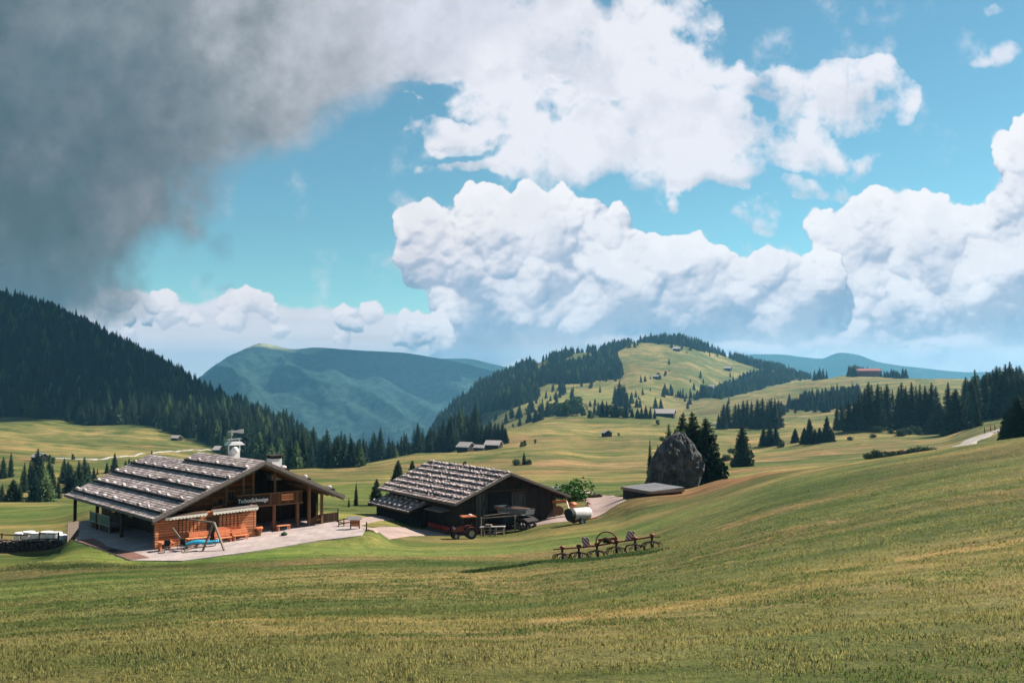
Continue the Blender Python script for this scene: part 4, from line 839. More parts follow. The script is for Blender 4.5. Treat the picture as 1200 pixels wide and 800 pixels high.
    # posts
    def post(s, t, z0, z1, w=.24, mt='wood_post', nm='post'): p = MB(); p.box(s - w / 2, s + w / 2, t - w / 2, t + w / 2, z0, z1); p.build(nm, M[mt], e, bevel=.015)
    post(.42, .55, 0, zs + k * .42 - .3, .26, 'wood_warm')
    for px in (321, 348.5): s, _ = L(px, 600, 1.3); post(s, 1.3, .1, 2.5)
    s, _ = L(362, 600, 1.0); post(s, 1.0, .1, RZ + kr * (s - RS) - .4); s, _ = L(377, 600, 1.0); post(s, 1.0, .1, RZ + kr * (s - RS) - .4, .2)
    for px in (265, 285, 296.5, 322): s, _ = L(px, 570, 1.6); post(s, 1.6, 2.7, (zs + k * s if s < RS else RZ + kr * (s - RS)) - .42, .18, 'wood_post', 'gable_post')
    for t in (8, 14, 20): post(.45, t, 0, zs + k * .45 - .3, .24, 'wood_dkpost')
    # balcony with the name board
    b0, _ = L(278, 590, 1.2); b1, _ = L(353, 590, 1.2); zt = L(300, 578, 1.2)[1]; zb = L(300, 596, 1.2)[1]
    fl = MB(); fl.box(b0 - .2, b1, 1.15, 5.5, 2.52, 2.66); bal = fl.build('balcony', M['wood_post'], e)
    pr = MB(); n = int((b1 - b0) / .2)
    for q in range(n):
        x = b0 + (b1 - b0) * (q + .5) / n; pr.box(x - .085, x + .085, 1.06, 1.10, 2.6, 3.5)
    pr.build('railing_boards', wood('balcony_boards', (.22, .10, .05), 'x', .2, 'z'), bal)
    rl = MB(); rl.box(b0 - .1, b1 + .1, 1.0, 1.16, 3.5, 3.58); rl.box(b0 - .1, b1 + .1, 1.0, 1.16, 2.5, 2.62); rl.build('rail', M['wood_post'], bal)
    pn = MB(); p0 = L(330, 585, 1.0)[0]; p1 = L(344, 585, 1.0)[0]; pn.box(p0, p1, .99, 1.03, 2.85, 3.4); pn.build('carved_panel', M['wood_warm'], bal)
    s0, z0 = L(277.5, 592.5, .93); s1, z1 = L(315.5, 581.8, .93); zlo = z0; zhi = L(277.5, 583.5, .93)[1]
    sb = MB(); sb.box(s0, s1, .93, .99, zlo, zhi); sg = sb.build('name_board', plain('black_sign_board', (.012, .012, .014), .6, .1), e)
    fc = bpy.data.curves.new('lettering', 'FONT'); fc.body = 'TschonSchwaige'; fc.size = 1; fc.extrude = .008; fc.align_x = 'CENTER'; fc.align_y = 'CENTER'; fc.offset = .012
    to = bpy.data.objects.new('lettering', fc); col.objects.link(to); bpy.context.view_layer.update()
    wd_ = to.dimensions.x; me = bpy.data.meshes.new_from_object(to.evaluated_get(bpy.context.evaluated_depsgraph_get())); bpy.data.objects.remove(to)
    f = (s1 - s0) * .93 / wd_; me.materials.clear(); me.materials.append(plain('white_lettering', (.85, .85, .83), .5, .02)); lt = bpy.data.objects.new('lettering', me); col.objects.link(lt); lt.parent = sg
    lt.matrix_local = Matrix.Translation(((s0 + s1) / 2, .918, (zlo + zhi) / 2 + .02)) @ Matrix.Rotation(R(90), 4, 'X') @ Matrix.Diagonal((f, f * 1.12, 1, 1))
    # windows of the upper floor with flower boxes
    for (xa, xb, ya, yb) in ((248, 262, 584.5, 594.5), (266, 275, 575, 586)):
        a, zh = L(xa, ya, Wt - .03); b_, zl = L(xb, yb, Wt - .03); f_ = MB(); f_.box(a, b_, Wt - .06, Wt - .002, zl, zh); wn = f_.build('window', M['wood_post'], e)
        g = MB(); g.box(a + .12, (a + b_) / 2 - .04, Wt - .08, Wt - .062, zl + .1, zh - .1); g.box((a + b_) / 2 + .04, b_ - .12, Wt - .08, Wt - .062, zl + .1, zh - .1); g.build('pane', M['glass'], wn)
        if xa < 260:
            fb = MB(); fb.box(a - .1, b_ + .1, Wt - .32, Wt - .1, zl - .15, zl + .02); bx_ = fb.build('flower_box', M['wood_warm'], wn)
            fw = MB()
            for q in range(16): fw.lump((a + (b_ - a) * random.random(), Wt - .2 + .1 * random.random(), zl + .1 + .1 * random.random()), (.1, .1, .08), 1, .3)
            fw.build('flowers', M['flower_orange'], wn); fw = MB()
            for q in range(10): fw.lump((a + (b_ - a) * random.random(), Wt - .1, zh - .02 + .08 * random.random()), (.08, .06, .05), 1, .3)
            fw.build('hanging_flowers', M['flower_orange'], wn)
    # wire panel guarding the side stair, low board wall by the porch
    gp = MB(); gp.box(.36, .42, 10.75, 15.7, .62, .68); gp.box(.36, .42, 10.75, 15.7, 1.42, 1.48)
    for t in (10.75, 13.2, 15.65): gp.box(.36, .42, t, t + .06, 0, 1.42)
    g1 = gp.build('side_railing', M['grey_metal'], e); g2 = MB(); g2.box(.385, .395, 10.82, 15.64, .70, 1.40); g2.build('wire_panel', M['mesh_panel'], g1)
    sw = MB(); sw.box(.5, .56, 10.75, 15.6, 0, .62); sw.build('side_boards', M['wood_dark'], e)
    # side doors and windows in the shade
    for t in (4.5, 8.5, 12.2, 16.5):
        q = MB(); q.box(2.84, 2.9, t, t + 1.1, .9, 2.0); wq = q.build('window', M['wood_dkpost'], e); q = MB(); q.box(2.82, 2.838, t + .1, t + 1.0, 1.0, 1.9); q.build('pane', M['glass'], wq)
    # chimneys
    cs = RS + 1.3; ct = 3.4
    def chim(px, t, w, ztop, zbot, mt):
        s, _ = L(px, 535, t); c = MB(); c.box(s - w / 2, s + w / 2, t - w / 2, t + w / 2, zbot, ztop); o = c.build('chimney', M[mt], e, bevel=.02); return s, o
    zt = L(322, 536.8, 5)[1]; s, ch = chim(321.5, 5, .95, zt, 4.2, 'plaster')
    zt2 = L(322, 532.5, 5)[1]; cp = MB()
    for a, b_ in ((-.4, -.4), (.4, -.4), (.4, .4), (-.4, .4)): cp.box(s + a - .07, s + a + .07, 5 + b_ - .07, 5 + b_ + .07, zt, zt2 - .1)
    cp.box(s - .62, s + .62, 4.38, 5.62, zt2 - .1, zt2); cp.box(s - .35, s + .35, 4.65, 5.35, zt, zt2 - .12); cp.build('cap', M['batten'], ch)
    # ornate chimney with a bell roof and a weather vane
    t = 11.0; zt = L(275, 527, t)[1]; s, ch = chim(274, t, .8, zt, 4.6, 'plaster'); z = lambda y: L(275, y, t)[1]
    cp = MB(); cp.lump((s - .12, t - .45, z(527.0)), (.36, .3, .34), 2, .05); cp.build('round_vent', M['white'], ch, True)
    cp = MB(); cp.prism([(s - .72, t - .55, z(521)), (s + .85, t - .55, z(521)), (s + .5, t - .55, z(517.5)), (s - .45, t - .55, z(517.5))], (0, 1.1, 0))
    for a in (-.5, .55): cp.beam((s + a, t, zt - .1), (s + a, t, z(520.8)), .09, .09)
    cp.build('cap', M['white'], ch)
    cp = MB(); cp.beam((s - .7, t, z(514.8)), (s + .6, t, z(514.0)), .5, .07); cp.beam((s + .45, t, z(514)), (s + .55, t, z(518)), .12, .1); cp.beam((s - .5, t, z(515)), (s - .3, t, z(518)), .12, .1); cp.build('hood', M['grey_metal'], ch)
    cp = MB(); cp.cyl((s - .25, t, z(518)), (s - .25, t, z(503)), .045, .03); cp.build('mast', M['grey_metal'], ch)
    cp = MB(); zz = z(505.5); cp.prism([(s - .6, t, zz), (s - .2, t, zz + .14), (s + .15, t, zz + .1), (s + .95, t, zz + .22), (s + .95, t, zz - .2), (s + .15, t, zz - .1), (s - .2, t, zz - .14)], (0, .04, 0))
    cp.lump((s - .25, t, z(509)), (.14, .14, .1), 1, .1); cp.build('weather_vane', M['grey_metal'], ch)
    # low board wall and handrail on the open side of the porch
    bw = MB(); s0, z0 = L(378, 620, 1.1); s1, _ = L(396, 620, 1.1)
    bw.box(s0, s1, 1.08, 1.14, .2, L(390, 600.5, 1.1)[1]); bw.build('porch_boards', M['wood_dark'], e)
    bw = MB(); bw.prism([(L(363, 615, 1.3)[0], 1.3, .2), (s0, 1.3, .2), (s0, 1.3, 1.45), (L(363, 615, 1.3)[0], 1.3, 1.05)], (0, .06, 0)); bw.build('stair_boards', wood('stair_side_boards', (.24, .12, .06), 'x', .16, 'z'), e)
    rl = MB(); z_ = L(396, 595.5, 1.1)[1]; rl.beam((s0, 1.1, z_ + .1), (s1, 1.1, z_), .05, .05); rl.beam((s1, 1.1, .1), (s1, 1.1, z_), .07, .07); rl.build('handrail', M['batten'], e)
    # little side door glimpsed in the porch
    q = MB(); q.box(11.2, 12.3, 5.5, 5.58, 0, 2.1); q.build('door', M['wood_dkpost'], e)
    return e
INN = inn()
def iw(s, t, z): p = HA + he1 * s + he2 * t; return Vector((p.x, p.y, HA.z - 2.43 + z))

def barn():
    e = empty('barn', BA + Vector((0, 0, -3.42)), R(-BAZ), 'old black timber hay barn with stones weighing down its shingle roof', 'barn')
    zs = 3.42; RS, RZ = 6.27, 6.01; k = (RZ - zs) / RS; RE = 13.44; kr = (3.31 - RZ) / (RE - RS); Lb = 16.9
    rf = MB()
    rf.prism([(0, 0, zs - .03), (RS, 0, RZ - .03), (RS, 0, RZ - .2), (0, 0, zs - .2)], (0, Lb, 0)); rf.prism([(RS, 0, RZ - .032), (RE, 0, 3.28), (RE, 0, 3.1), (RS, 0, RZ - .2)], (0, Lb, 0))
    roof = rf.build('roof', M['wood_dkpost'], e)
    sh = MB(); shingle_roof(sh, (-.1, -.05, zs), (0, 1, 0), (1, 0, k), Lb + .1, (RS + .1) * math.hypot(1, k), .42, .26, BROWNS, 11, .045, .03)
    shingle_roof(sh, (RE + .05, -.05, 3.31), (0, 1, 0), (-1, 0, -kr), Lb + .1, (RE - RS + .05) * math.hypot(1, kr), .42, .3, BROWNS, 12, .045, .03); sh.build('shingles', M['shingle'], roof)
    r = random.Random(8); stones = []
    for i, s in enumerate((.75, 1.65, 2.55, 3.45, 4.35, 5.25, 6.05)):
        z = zs + k * s; mb = MB(); mb.cyl((s - .1, .1, z + .09), (s - .1, Lb - .1, z + .09), .06, .05, 6); mb.build('roof_pole', M['batten'], roof)
        t = .3 + .3 * r.random()
        while t < Lb - .2:
            stones.append((s + .06 + .2 * (r.random() - .5), t, z + .15, .17 + .10 * r.random(), .2 + .14 * r.random(), .15 + .07 * r.random())); t += .45 + .35 * r.random()
            if r.random() < .25: stones.append((s - .32 + .15 * r.random(), t - .2, z - .05, .16, .2, .12))
    stones.sort(key=lambda q: q[1])
    for i, q in enumerate(stones[:97]):
        st = MB(); st.lump(q[:3], (q[3], q[4], q[5]), 1, .3, None, (r.random() - .5) * 1.2); st.build('stone', M['stone_roof'], roof)
    st = MB()
    for q in stones[97:]: st.lump(q[:3], (q[3], q[4], q[5]), 1, .3, None, (r.random() - .5) * 1.2)
    tag(st.build('stone', M['stone_roof'], roof), kind='stuff')
    bb = MB(); bb.beam((-.1, -.04, zs - .1), (RS, -.04, RZ - .08), .06, .22); bb.beam((RS, -.04, RZ - .08), (RE + .1, -.04, 3.24), .06, .22); bb.beam((-.14, -.05, zs - .1), (-.14, Lb, zs - .1), .05, .2); bb.build('barge_board', M['fascia'], e)
    pl = MB()
    for s in (.5, 3.3, 6.27, 9.6, 12.8): z = (zs + k * s if s <= RS else RZ + kr * (s - RS)) - .33; pl.beam((s, .15, z), (s, 2.2, z), .2, .22)
    pl.build('purlins', M['batten'], e)
    w = MB(); Wt = 1.3
    w.prism([(.9, Wt, -.6), (12.6, Wt, -.6), (12.6, Wt, RZ + kr * (12.6 - RS) - .25), (RS, Wt, RZ - .25), (.9, Wt, zs + k * .9 - .25)], (0, .15, 0))
    w.box(.9, 1.05, 1.46, 16, -.6, zs + .15); w.box(12.45, 12.6, 1.46, 16, -.6, 3.4)
    w.prism([(.9, 16, -.6), (12.6, 16, -.6), (12.6, 16, 3.3), (RS, 16, RZ - .3), (.9, 16, zs + .1)], (0, .15, 0)); w.build('wall', M['wood_old'], e)
    def L(px, py, t):
        d = D(px, py); A = np.array(BA); e1 = np.array(be1); e2 = np.array(be2); kk = (A @ e2 + t) / (d @ e2); q = d * kk - A; return float(q @ e1), float(q[2] + 3.42)
    tt = Wt - .05
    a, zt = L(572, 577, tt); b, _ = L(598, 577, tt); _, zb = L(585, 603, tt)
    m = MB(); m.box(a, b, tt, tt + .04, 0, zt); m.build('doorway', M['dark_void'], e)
    gd = wood('grey_door_boards', (.105, .10, .098), 'x', .22, 'z')
    for (xa, xb) in ((558, 571), (599.5, 616)):
        c, z1 = L(xa, 576, tt - .06); d_, _ = L(xb, 576, tt - .06); m = MB(); m.box(c, d_, tt - .08, tt - .005, .3, z1); dr = m.build('door', gd, e)
        z = MB(); z.beam((c + .08, tt - .1, .5), (d_ - .08, tt - .1, z1 - .2), .09, .04, (0, 1, 0)); z.beam((c, tt - .1, .45), (d_, tt - .1, .45), .04, .14); z.beam((c, tt - .1, z1 - .15), (d_, tt - .1, z1 - .15), .04, .14); z.build('brace', M['wood_dkpost'], dr)
    m = MB(); m.beam((a - 1.6, tt - .1, zt + .12), (b + 2, tt - .1, zt + .12), .08, .14); m.build('door_rail', M['wood_dkpost'], e)
    # small lean-to on the left
    t0 = 6.63; s0, z0, s1, z1 = -1.61, zs - 1.39, .9, zs - .60; t1 = 15.9
    m = MB(); m.prism([(s0, t0, z0 - .03), (s1, t0, z1 - .03), (s1, t0, z1 - .18), (s0, t0, z0 - .18)], (0, t1 - t0, 0)); lt = m.build('lean_to_roof', M['wood_dkpost'], e)
    sh = MB(); shingle_roof(sh, (s0 - .05, t0 - .05, z0), (0, 1, 0), (s1 - s0, 0, z1 - z0), t1 - t0 + .1, math.hypot(s1 - s0, z1 - z0) + .05, .4, .3, GREYS, 15, .04); sh.build('shingles', M['shingle'], lt)
    for i, s in enumerate((-1.15, -.35, .4)):
        z = z0 + (z1 - z0) * (s - s0) / (s1 - s0); t = t0 + .5
        while t < t1 - .3:
            st = MB(); st.lump((s, t, z + .16), (.2, .26, .16), 1, .3); st.build('stone', M['stone_roof'], lt); t += 1.0 + .5 * r.random()
    m = MB(); m.box(-1.0, .9, t0 + .7, t0 + .82, -1, z0 + .1); m.box(-1.0, -.88, t0 + .82, t1 - .6, -1, z0 + .0); m.box(-.88, .9, t1 - .7, t1 - .6, -1, z0 + .1); m.build('lean_to_wall', M['wood_old'], e)
    # little board canopy beside the lean-to
    m = MB(); a0 = iwb(0, 0, 0); m.prism([(-.2, 2.6, 2.35), (.9, 2.6, 2.55), (.9, 2.6, 2.49), (-.2, 2.6, 2.29)], (0, 3.4, 0)); m.build('canopy', M['wood_grey'], e)
    return e
def iwb(s, t, z): p = BA + be1 * s + be2 * t; return Vector((p.x, p.y, BA.z - 3.42 + z))
BARN = barn()

def hut(px, py, wpx, name='hay_hut', label='', cat='hut', rz=20, w=None, l=1.3, hr=.42, rh=.3, ymin=100, roofm='roof_far', wallm='wood_old', group=None, Y=None, door=True):
    p = hit(px, py, ymin); d = p.y; w = wpx * d / F; e = empty(name, p + Vector((0, 0, -.2)), R(rz), label, cat, group); L_ = w * l; h = w * hr; rr = w * rh; ov = w * .09
    m = MB(); m.prism([(-w / 2, -L_ / 2, -1), (w / 2, -L_ / 2, -1), (w / 2, -L_ / 2, h), (0, -L_ / 2, h + rr), (-w / 2, -L_ / 2, h)], (0, L_, 0)); m.build('wall', M[wallm], e)
    m = MB(); y0 = -L_ / 2 - ov; sl_ = rr / (w / 2); t = w * .03
    for sg in (-1, 1): m.prism([(0, y0, h + rr + t), (sg * (w / 2 + ov), y0, h - ov * sl_ + t), (sg * (w / 2 + ov), y0, h - ov * sl_ + t * 2.2), (0, y0, h + rr + t * 2.4)], (0, L_ + 2 * ov, 0))
    m.build('roof', M[roofm], e)
    if door: m = MB(); m.box(-w * .14, w * .14, -L_ / 2 - .06, -L_ / 2 - .01, 0, h * .8); m.build('door', M['dark_void'] if wallm != 'plaster' else M['wood_dkpost'], e)
    return e
hut(546, 529, 15, label='wide dark hay hut with pale roof, leftmost of the three huts before the spruce clump', rz=58, l=1.0, ymin=350)
hut(563, 526.5, 9, label='low small hut with pale roof between the two larger huts by the spruce clump', rz=60, l=1.5, ymin=350, hr=.3)
hut(578.5, 525.5, 14, label='long dark hut with pale roof tucked under the spruce clump', rz=70, l=1.2, ymin=350, hr=.36)
hut(711, 511.5, 9, label='tiny lone dark hut on the open meadow beside a single small spruce', rz=15, l=1.1, ymin=350, hr=.55)
hut(779, 488, 14, name='farmhouse', label='long low farmhouse with pale roof behind the meadow crest', cat='farmhouse', rz=72, l=1.6, ymin=700, hr=.3)
hut(839, 498.5, 5, label='tiny white walled hut beside the tall spruce grove', wallm='plaster', rz=30, ymin=500)
hut(207, 516, 8.5, label='small lone hut with grey roof at the edge of the shaded wood', rz=65, l=1.1, ymin=300)
hut(47, 540, 13, label='dark hut with pale roof half hidden by the spruces in the shaded valley', rz=60, l=1.1, ymin=200)
hut(258, 530, 12, label='pale roofed hut just behind the ridge of the inn roof', rz=75, l=1.0, ymin=300, hr=.3)
hut(770, 443.5, 6, label='tiny dark hut beside a bush halfway up the far hill', ymin=1500, rz=40)
hut(793, 411, 6, label='tiny pale roofed hut high on the far hill below the summit wood', ymin=1800, rz=70)
hut(853, 434, 6, label='tiny dark hut on the far right flank of the far hill', ymin=1700, rz=60)
hut(834, 454.5, 5, label='tiny pale hut at the foot of the far hill above the saddle wood', ymin=1500, rz=60, wallm='plaster')
hut(973, 459.5, 4, label='small dark hut on the far meadow, left one of the pair', ymin=1000, rz=60)
hut(983.5, 459.5, 6, label='wider dark hut on the far meadow, right one of the pair', ymin=1000, rz=70)
hut(1015, 439.5, 22, name='farmhouse', label='long faded red farm building on the far ridge crest', cat='farmhouse', rz=82, l=1.2, hr=.2, rh=.1, ymin=1300, wallm='red_far', roofm='red_far')
hut(488, 519, 5, label='tiny white house glimpsed between the spruces behind the barn', wallm='plaster', ymin=400, rz=40)

# ------------------------------------------------------------------ things on and round the terrace
def at_terr(px, py): p = zpt(px, py, ZT); return p
def long_bench(px0, py0, px1, py1, label, group='orange benches on the terrace', back=True, mat='bench', w=.42, hgt=.46):
    a, b = (px0, px1) if py0 is None else (at_terr(px0, py0), at_terr(px1, py1)); d = (b - a); ln = d.length; ang = math.atan2(d.y, d.x); e = empty('bench', a, ang, label, 'bench', group)
    m = MB(); m.box(0, ln, 0, w, hgt - .06, hgt); m.build('seat', M[mat], e, bevel=.01)
    if back: m = MB(); m.box(0, ln, w + .01, w + .05, hgt + .05, hgt + .42); m.build('backrest', M[mat], e, bevel=.01)
    n = max(2, int(ln / 1.6) + 1)
    for i in range(n):
        x = .1 + (ln - .2) * i / (n - 1); m = MB(); m.box(x - .04, x + .04, .03, .09, 0, hgt - .065); m.box(x - .04, x + .04, w - .08, w + .0, 0, hgt - .065)
        if back: m.box(x - .04, x + .04, w + .055, w + .09, 0, hgt + .4)
        m.build('leg', M[mat], e)
def long_table(px0, py0, px1, py1, label, hgt=.76, w=.7):
    a, b = (px0, px1) if py0 is None else (at_terr(px0, py0), at_terr(px1, py1)); d = (b - a); ln = d.length; e = empty('table', a, math.atan2(d.y, d.x), label, 'table', 'orange tables on the terrace')
    m = MB(); m.box(0, ln, 0, w, hgt - .05, hgt); m.build('tabletop', M['bench'], e, bevel=.01)
    for x in (.15, ln - .15): m = MB(); m.box(x - .05, x + .05, .1, .18, 0, hgt - .055); m.box(x - .05, x + .05, w - .18, w - .1, 0, hgt - .055); m.build('leg', M['bench'], e)
def hloc(px, t):
    d = D(px, 620); A = np.array(HA); k = (A @ np.array(he2) + t) / (d @ np.array(he2)); q = d * k - A; sx = float(q @ np.array(he1)); p = HA + he1 * sx + he2 * t; return Vector((p.x, p.y, float(ZTf(p.x, p.y))))
def row_bench(px0, px1, t, label, **k): long_bench(hloc(px0, t), None, hloc(px1, t), None, label, **k)
row_bench(254, 272.5, -.98, 'orange plank bench in front of the shuttered stall, just right of the climbing frame')
row_bench(274.5, 292, -1.02, 'orange plank bench at the end of the row nearest the porch posts')
row_bench(255, 291, -.45, 'long orange bench set against the stall wall behind two shorter benches', hgt=.72)
row_bench(224, 247, -.30, 'orange bench with high back behind the blue slide', hgt=.62)
row_bench(188, 206, .25, 'orange bench by the corner post of the inn')
long_table(hloc(187, -.75), None, hloc(203, -.75), None, 'orange table by the corner post of the inn', w=.6)
long_table(hloc(220, -1.1), None, hloc(243, -1.2), None, 'long orange table behind the blue slide', w=.6)
row_bench(326, 341, .4, 'plain low bench between the two porch posts', back=False)
def chair(px, py, rz, label):
    e = empty('garden_chair', at_terr(px, py), rz, label, 'chair', 'dark garden chairs by the stall wall')
    m = MB(); m.box(-.22, .22, -.22, .22, .42, .46); m.build('seat', M['black'], e); m = MB(); m.box(-.22, .22, .20, .23, .48, .92); m.build('backrest', M['black'], e)
    for a in (-.19, .19):
        for b in (-.19, .19): m = MB(); m.cyl((a, b, 0), (a * .95, b * .95, .42), .018, .018, 6); m.build('leg', M['grey_metal'], e)
chair(196, 647.5, .4, 'dark chair on the shaded side of the table nearest the corner post')
chair(212, 646.0, -.3, 'dark chair between the two tables by the stall wall')
def frame():
    A = at_terr(237.5, 645.5); B = at_terr(263, 645); top = P(250.5, 612.0, (A.y + B.y) / 2 + .6)
    e = empty('climbing_frame', at_terr(250, 645), 0, 'wooden A-shaped swing frame with grey legs beside the blue slide', 'swing frame'); inv = e.location
    def bar(nm, p, q, w, mt='wood_grey'): m = MB(); m.beam(Vector(p) - inv, Vector(q) - inv, w, w); m.build(nm, M[mt], e)
    bar('leg', A, top, .13); bar('leg', B, top + Vector((.03, 0, 0)), .13)
    C2 = top + Vector((-3.1, 2.2, .02)); bar('crossbar', top, C2, .11)
    bar('leg', C2 + Vector((-.6, -.3, ZT + .2 - C2.z)), C2, .12); bar('leg', C2 + Vector((.7, .1, ZT + .2 - C2.z)), C2, .12)
    bar('brace', A.lerp(top, .3), B.lerp(top, .3), .07)
    # seesaw-like leaning pole with its foot
    e2 = empty('leaning_pole', at_terr(219, 645.5), 0, 'pale pole leaning over a ground frame in front of the benches', 'pole'); i2 = e2.location
    a = at_terr(221, 643); b = P(202, 618.5, a.y - .1)
    m = MB(); m.beam(a - i2, b - i2, .11, .11); m.build('pole', M['wood_grey'], e2)
    m = MB(); m.beam(at_terr(192, 643.5) - i2 + Vector((0, 0, .06)), at_terr(221, 644.5) - i2 + Vector((0, 0, .06)), .12, .08); m.beam(at_terr(216, 646.5) - i2 + Vector((0, 0, .1)), at_terr(238, 640) - i2 + Vector((0, 0, .3)), .07, .07); m.beam(at_terr(214, 648) - i2 + Vector((0, 0, .05)), at_terr(231, 646) - i2 + Vector((0, 0, .05)), .3, .08); m.build('ground_frame', M['wood_grey'], e2)
frame()
def slide():
    a = at_terr(218, 644); e = empty('blue_slide', a, 0, 'bright blue wavy plastic slide lying along the terrace', 'slide')
    b = at_terr(255, 639.5); n = 26; vs = []; fs = []
    for i in range(n + 1):
        t = i / n; p = a.lerp(b, t) - a; z = .30 + .13 * math.sin(t * 5.2 + .3) + .22 * t; W = .26
        side = Vector((.1, .99, 0))
        for q, dz in ((-1, .14), (-.88, .14), (-.75, 0), (.75, 0), (.88, .14), (1, .14), (.9, -.06), (-.9, -.06)):
            c = p + side * q * W; vs.append((c.x, c.y, z + dz * 1.3))
    for i in range(n):
        for k in range(8): fs.append((i * 8 + k, i * 8 + (k + 1) % 8, i * 8 + 8 + (k + 1) % 8, i * 8 + 8 + k))
    fs += [tuple(range(8))[::-1], tuple(n * 8 + k for k in range(8))]
    m = MB(); m.add(vs, fs); m.build('chute', M['blue'], e, True)
    m = MB()
    for t in (.25, .6, .92): p = a.lerp(b, t) - a; m.beam((p.x, p.y, 0), (p.x, p.y, .22 + .22 * t), .07, .07)
    m.build('support', M['grey_metal'], e)
slide()
def flowerpot():
    e = empty('flower_tub', hloc(303, -.2), 0, 'round tub of orange flowers at the corner between stall and porch', 'flower tub')
    m = MB(); m.cyl((0, 0, 0), (0, 0, .42), .2, .26, 12); m.build('tub', M['wood_post'], e); m = MB()
    m.lump((0, 0, .55), (.26, .26, .2), 3, .35)
    m.build('flowers', M['flower_orange'], e)
    e = empty('flower_tub', at_terr(333, 627), 0, 'small dark bowl standing alone on the open terrace', 'flower tub'); m = MB(); m.cyl((0, 0, 0), (0, 0, .14), .2, .28, 10); m.build('bowl', M['black'], e); m = MB(); m.lump((0, 0, .18), (.24, .24, .12), 2, .3); m.build('plant', M['juniper'], e)
flowerpot()

# left of the inn: board fence, rail fence, bales, dry stone wall
def board_fence():
    a = zpt(79, 630.5, ZT); b = zpt(92, 628, ZT); e = empty('board_fence', a, math.atan2(b.y - a.y, b.x - a.x), 'short grey board fence at the back corner of the shaded porch', 'fence'); ln = (b - a).length * 1.15
    n = int(ln / .2); m = MB()
    for i in range(n): m.box(i * .2, i * .2 + .18, 0, .03, -.4, 1.25 + .03 * math.sin(i * 2.1))
    m.build('boards', M['wood_grey'], e); m = MB(); m.box(0, ln, .035, .09, .3, .4); m.box(0, ln, .035, .09, .95, 1.05); m.build('rail', M['wood_dkpost'], e)
board_fence()
def ground_pt(px, Y): x = (px - 600) / F * Y * CT; return Vector((x, Y, Hs(x, Y)))
def rail_fence(name, pts, label, h=1.0, rails=2, mat='wood_dkpost', pw=.1):
    e = empty(name, pts[0], 0, label, 'fence'); o = pts[0]
    for p in pts: m = MB(); q = p - o; m.box(q.x - pw / 2, q.x + pw / 2, q.y - pw / 2, q.y + pw / 2, q.z - .3, q.z + h); m.build('post', M[mat], e)
    for k in range(rails):
        for a, b in zip(pts[:-1], pts[1:]): m = MB(); z = Vector((0, -.07, h * (.9 - .42 * k))); m.beam(a - o + z, b - o + z, .05, .1); m.build('rail', M[mat], e)
fpts = [ground_pt(px, 92.0) for px in (-60, -38, -16, 6, 28, 50, 72)]
for p_ in fpts: p_.z = -15.0 + .1 * math.sin(p_.x)
rail_fence('rail_fence', fpts, 'dark wooden rail fence above the dry stone wall in front of the white bales', 1.15)
for i, (px, Y, r0) in enumerate(((27, 94.2, .55), (37, 94.5, .6), (47.5, 94.6, .62), (58, 94.5, .62), (68.5, 94.3, .62), (77.5, 93.6, .55))):
    p = ground_pt(px, Y); ords = ['leftmost', 'second from the left', 'third from the left', 'fourth from the left', 'fifth from the left', 'rightmost']
    m = MB(); n = 18; vs = []; prof = [(0, .0), (.75, .0), (.97, .06), (1, .2), (.985, .5), (1, .8), (.97, .95), (.75, 1.0), (0, 1.0)]
    m.cyl((0, 0, .0), (0, 0, 1.15), r0, r0 * .95, 16)
    o = m.build('wrapped_bale', M['white'], None, bevel=.08); o.location = (p.x, p.y, -15.3 + .1 * math.sin(i * 2.3)); tag(o, f'white wrapped hay bale behind the rail fence, {ords[i]} in the row', 'hay bale', 'white wrapped bales behind the fence')
def stone_wall():
    e = empty('dry_stone_wall', ground_pt(-20, 88.4), 0, 'dark dry stone wall with reddish stones below the rail fence', 'stone wall'); o = e.location; r = random.Random(4); m = MB()
    pxs = -70
    while pxs < 74:
        p = ground_pt(pxs, 88.6 + .0 * pxs); zb = -15.35 if pxs < 50 else -15.35 + (pxs - 50) * .02
        zt = -14.05
        z = zb
        while z < zt:
            hh = .13 + .1 * r.random(); m.lump((p.x - o.x + .1 * r.random(), p.y - o.y + .1 * (r.random() - .5), z - o.z + hh / 2), (.2 + .14 * r.random(), .3, hh * .62), 1, .3, None, (r.random() - .5) * .5); z += hh
        pxs += (.36 + .1 * r.random()) / 88.5 * F
    m.build('stones', M['stone_wall'], e); c = MB(); x0 = ground_pt(-70, 88.8).x - o.x; x1 = ground_pt(74, 88.8).x - o.x; c.box(x0, x1, .05, .45, -15.6 - o.z, -14.15 - o.z); c.build('core', M['dark_void'], e)
stone_wall()

# between inn and barn: notice board, fence, marker post
def notice():
    p = hit(416, 622, 80); Y = p.y; e = empty('notice_board', p, R(-8), 'small roofed wooden notice board beside the lane between inn and barn', 'notice board'); k = Y / F; e.scale = (.8, .8, .82)
    for x in (-.46, .46): m = MB(); m.box(x - .05, x + .05, -.05, .05, -.2, 1.25); m.build('post', M['wood_dkpost'], e)
    m = MB(); m.box(-.5, .5, -.12, .12, .5, 1.15); m.build('board', M['wood_post'], e); m = MB(); m.box(-.4, .4, -.135, -.122, .56, 1.08); m.build('panel', M['wood_warm'], e)
    m = MB(); m.prism([(-.72, -.35, 1.12), (.62, -.35, 1.12), (.62, .0, 1.45), (-.72, .0, 1.45)], (0, 0, .04)); m.prism([(-.72, .35, 1.12), (.62, .35, 1.12), (.62, .0, 1.448), (-.72, .0, 1.448)], (0, 0, .04)); m.build('roof', M['roof_far'], e)
notice()
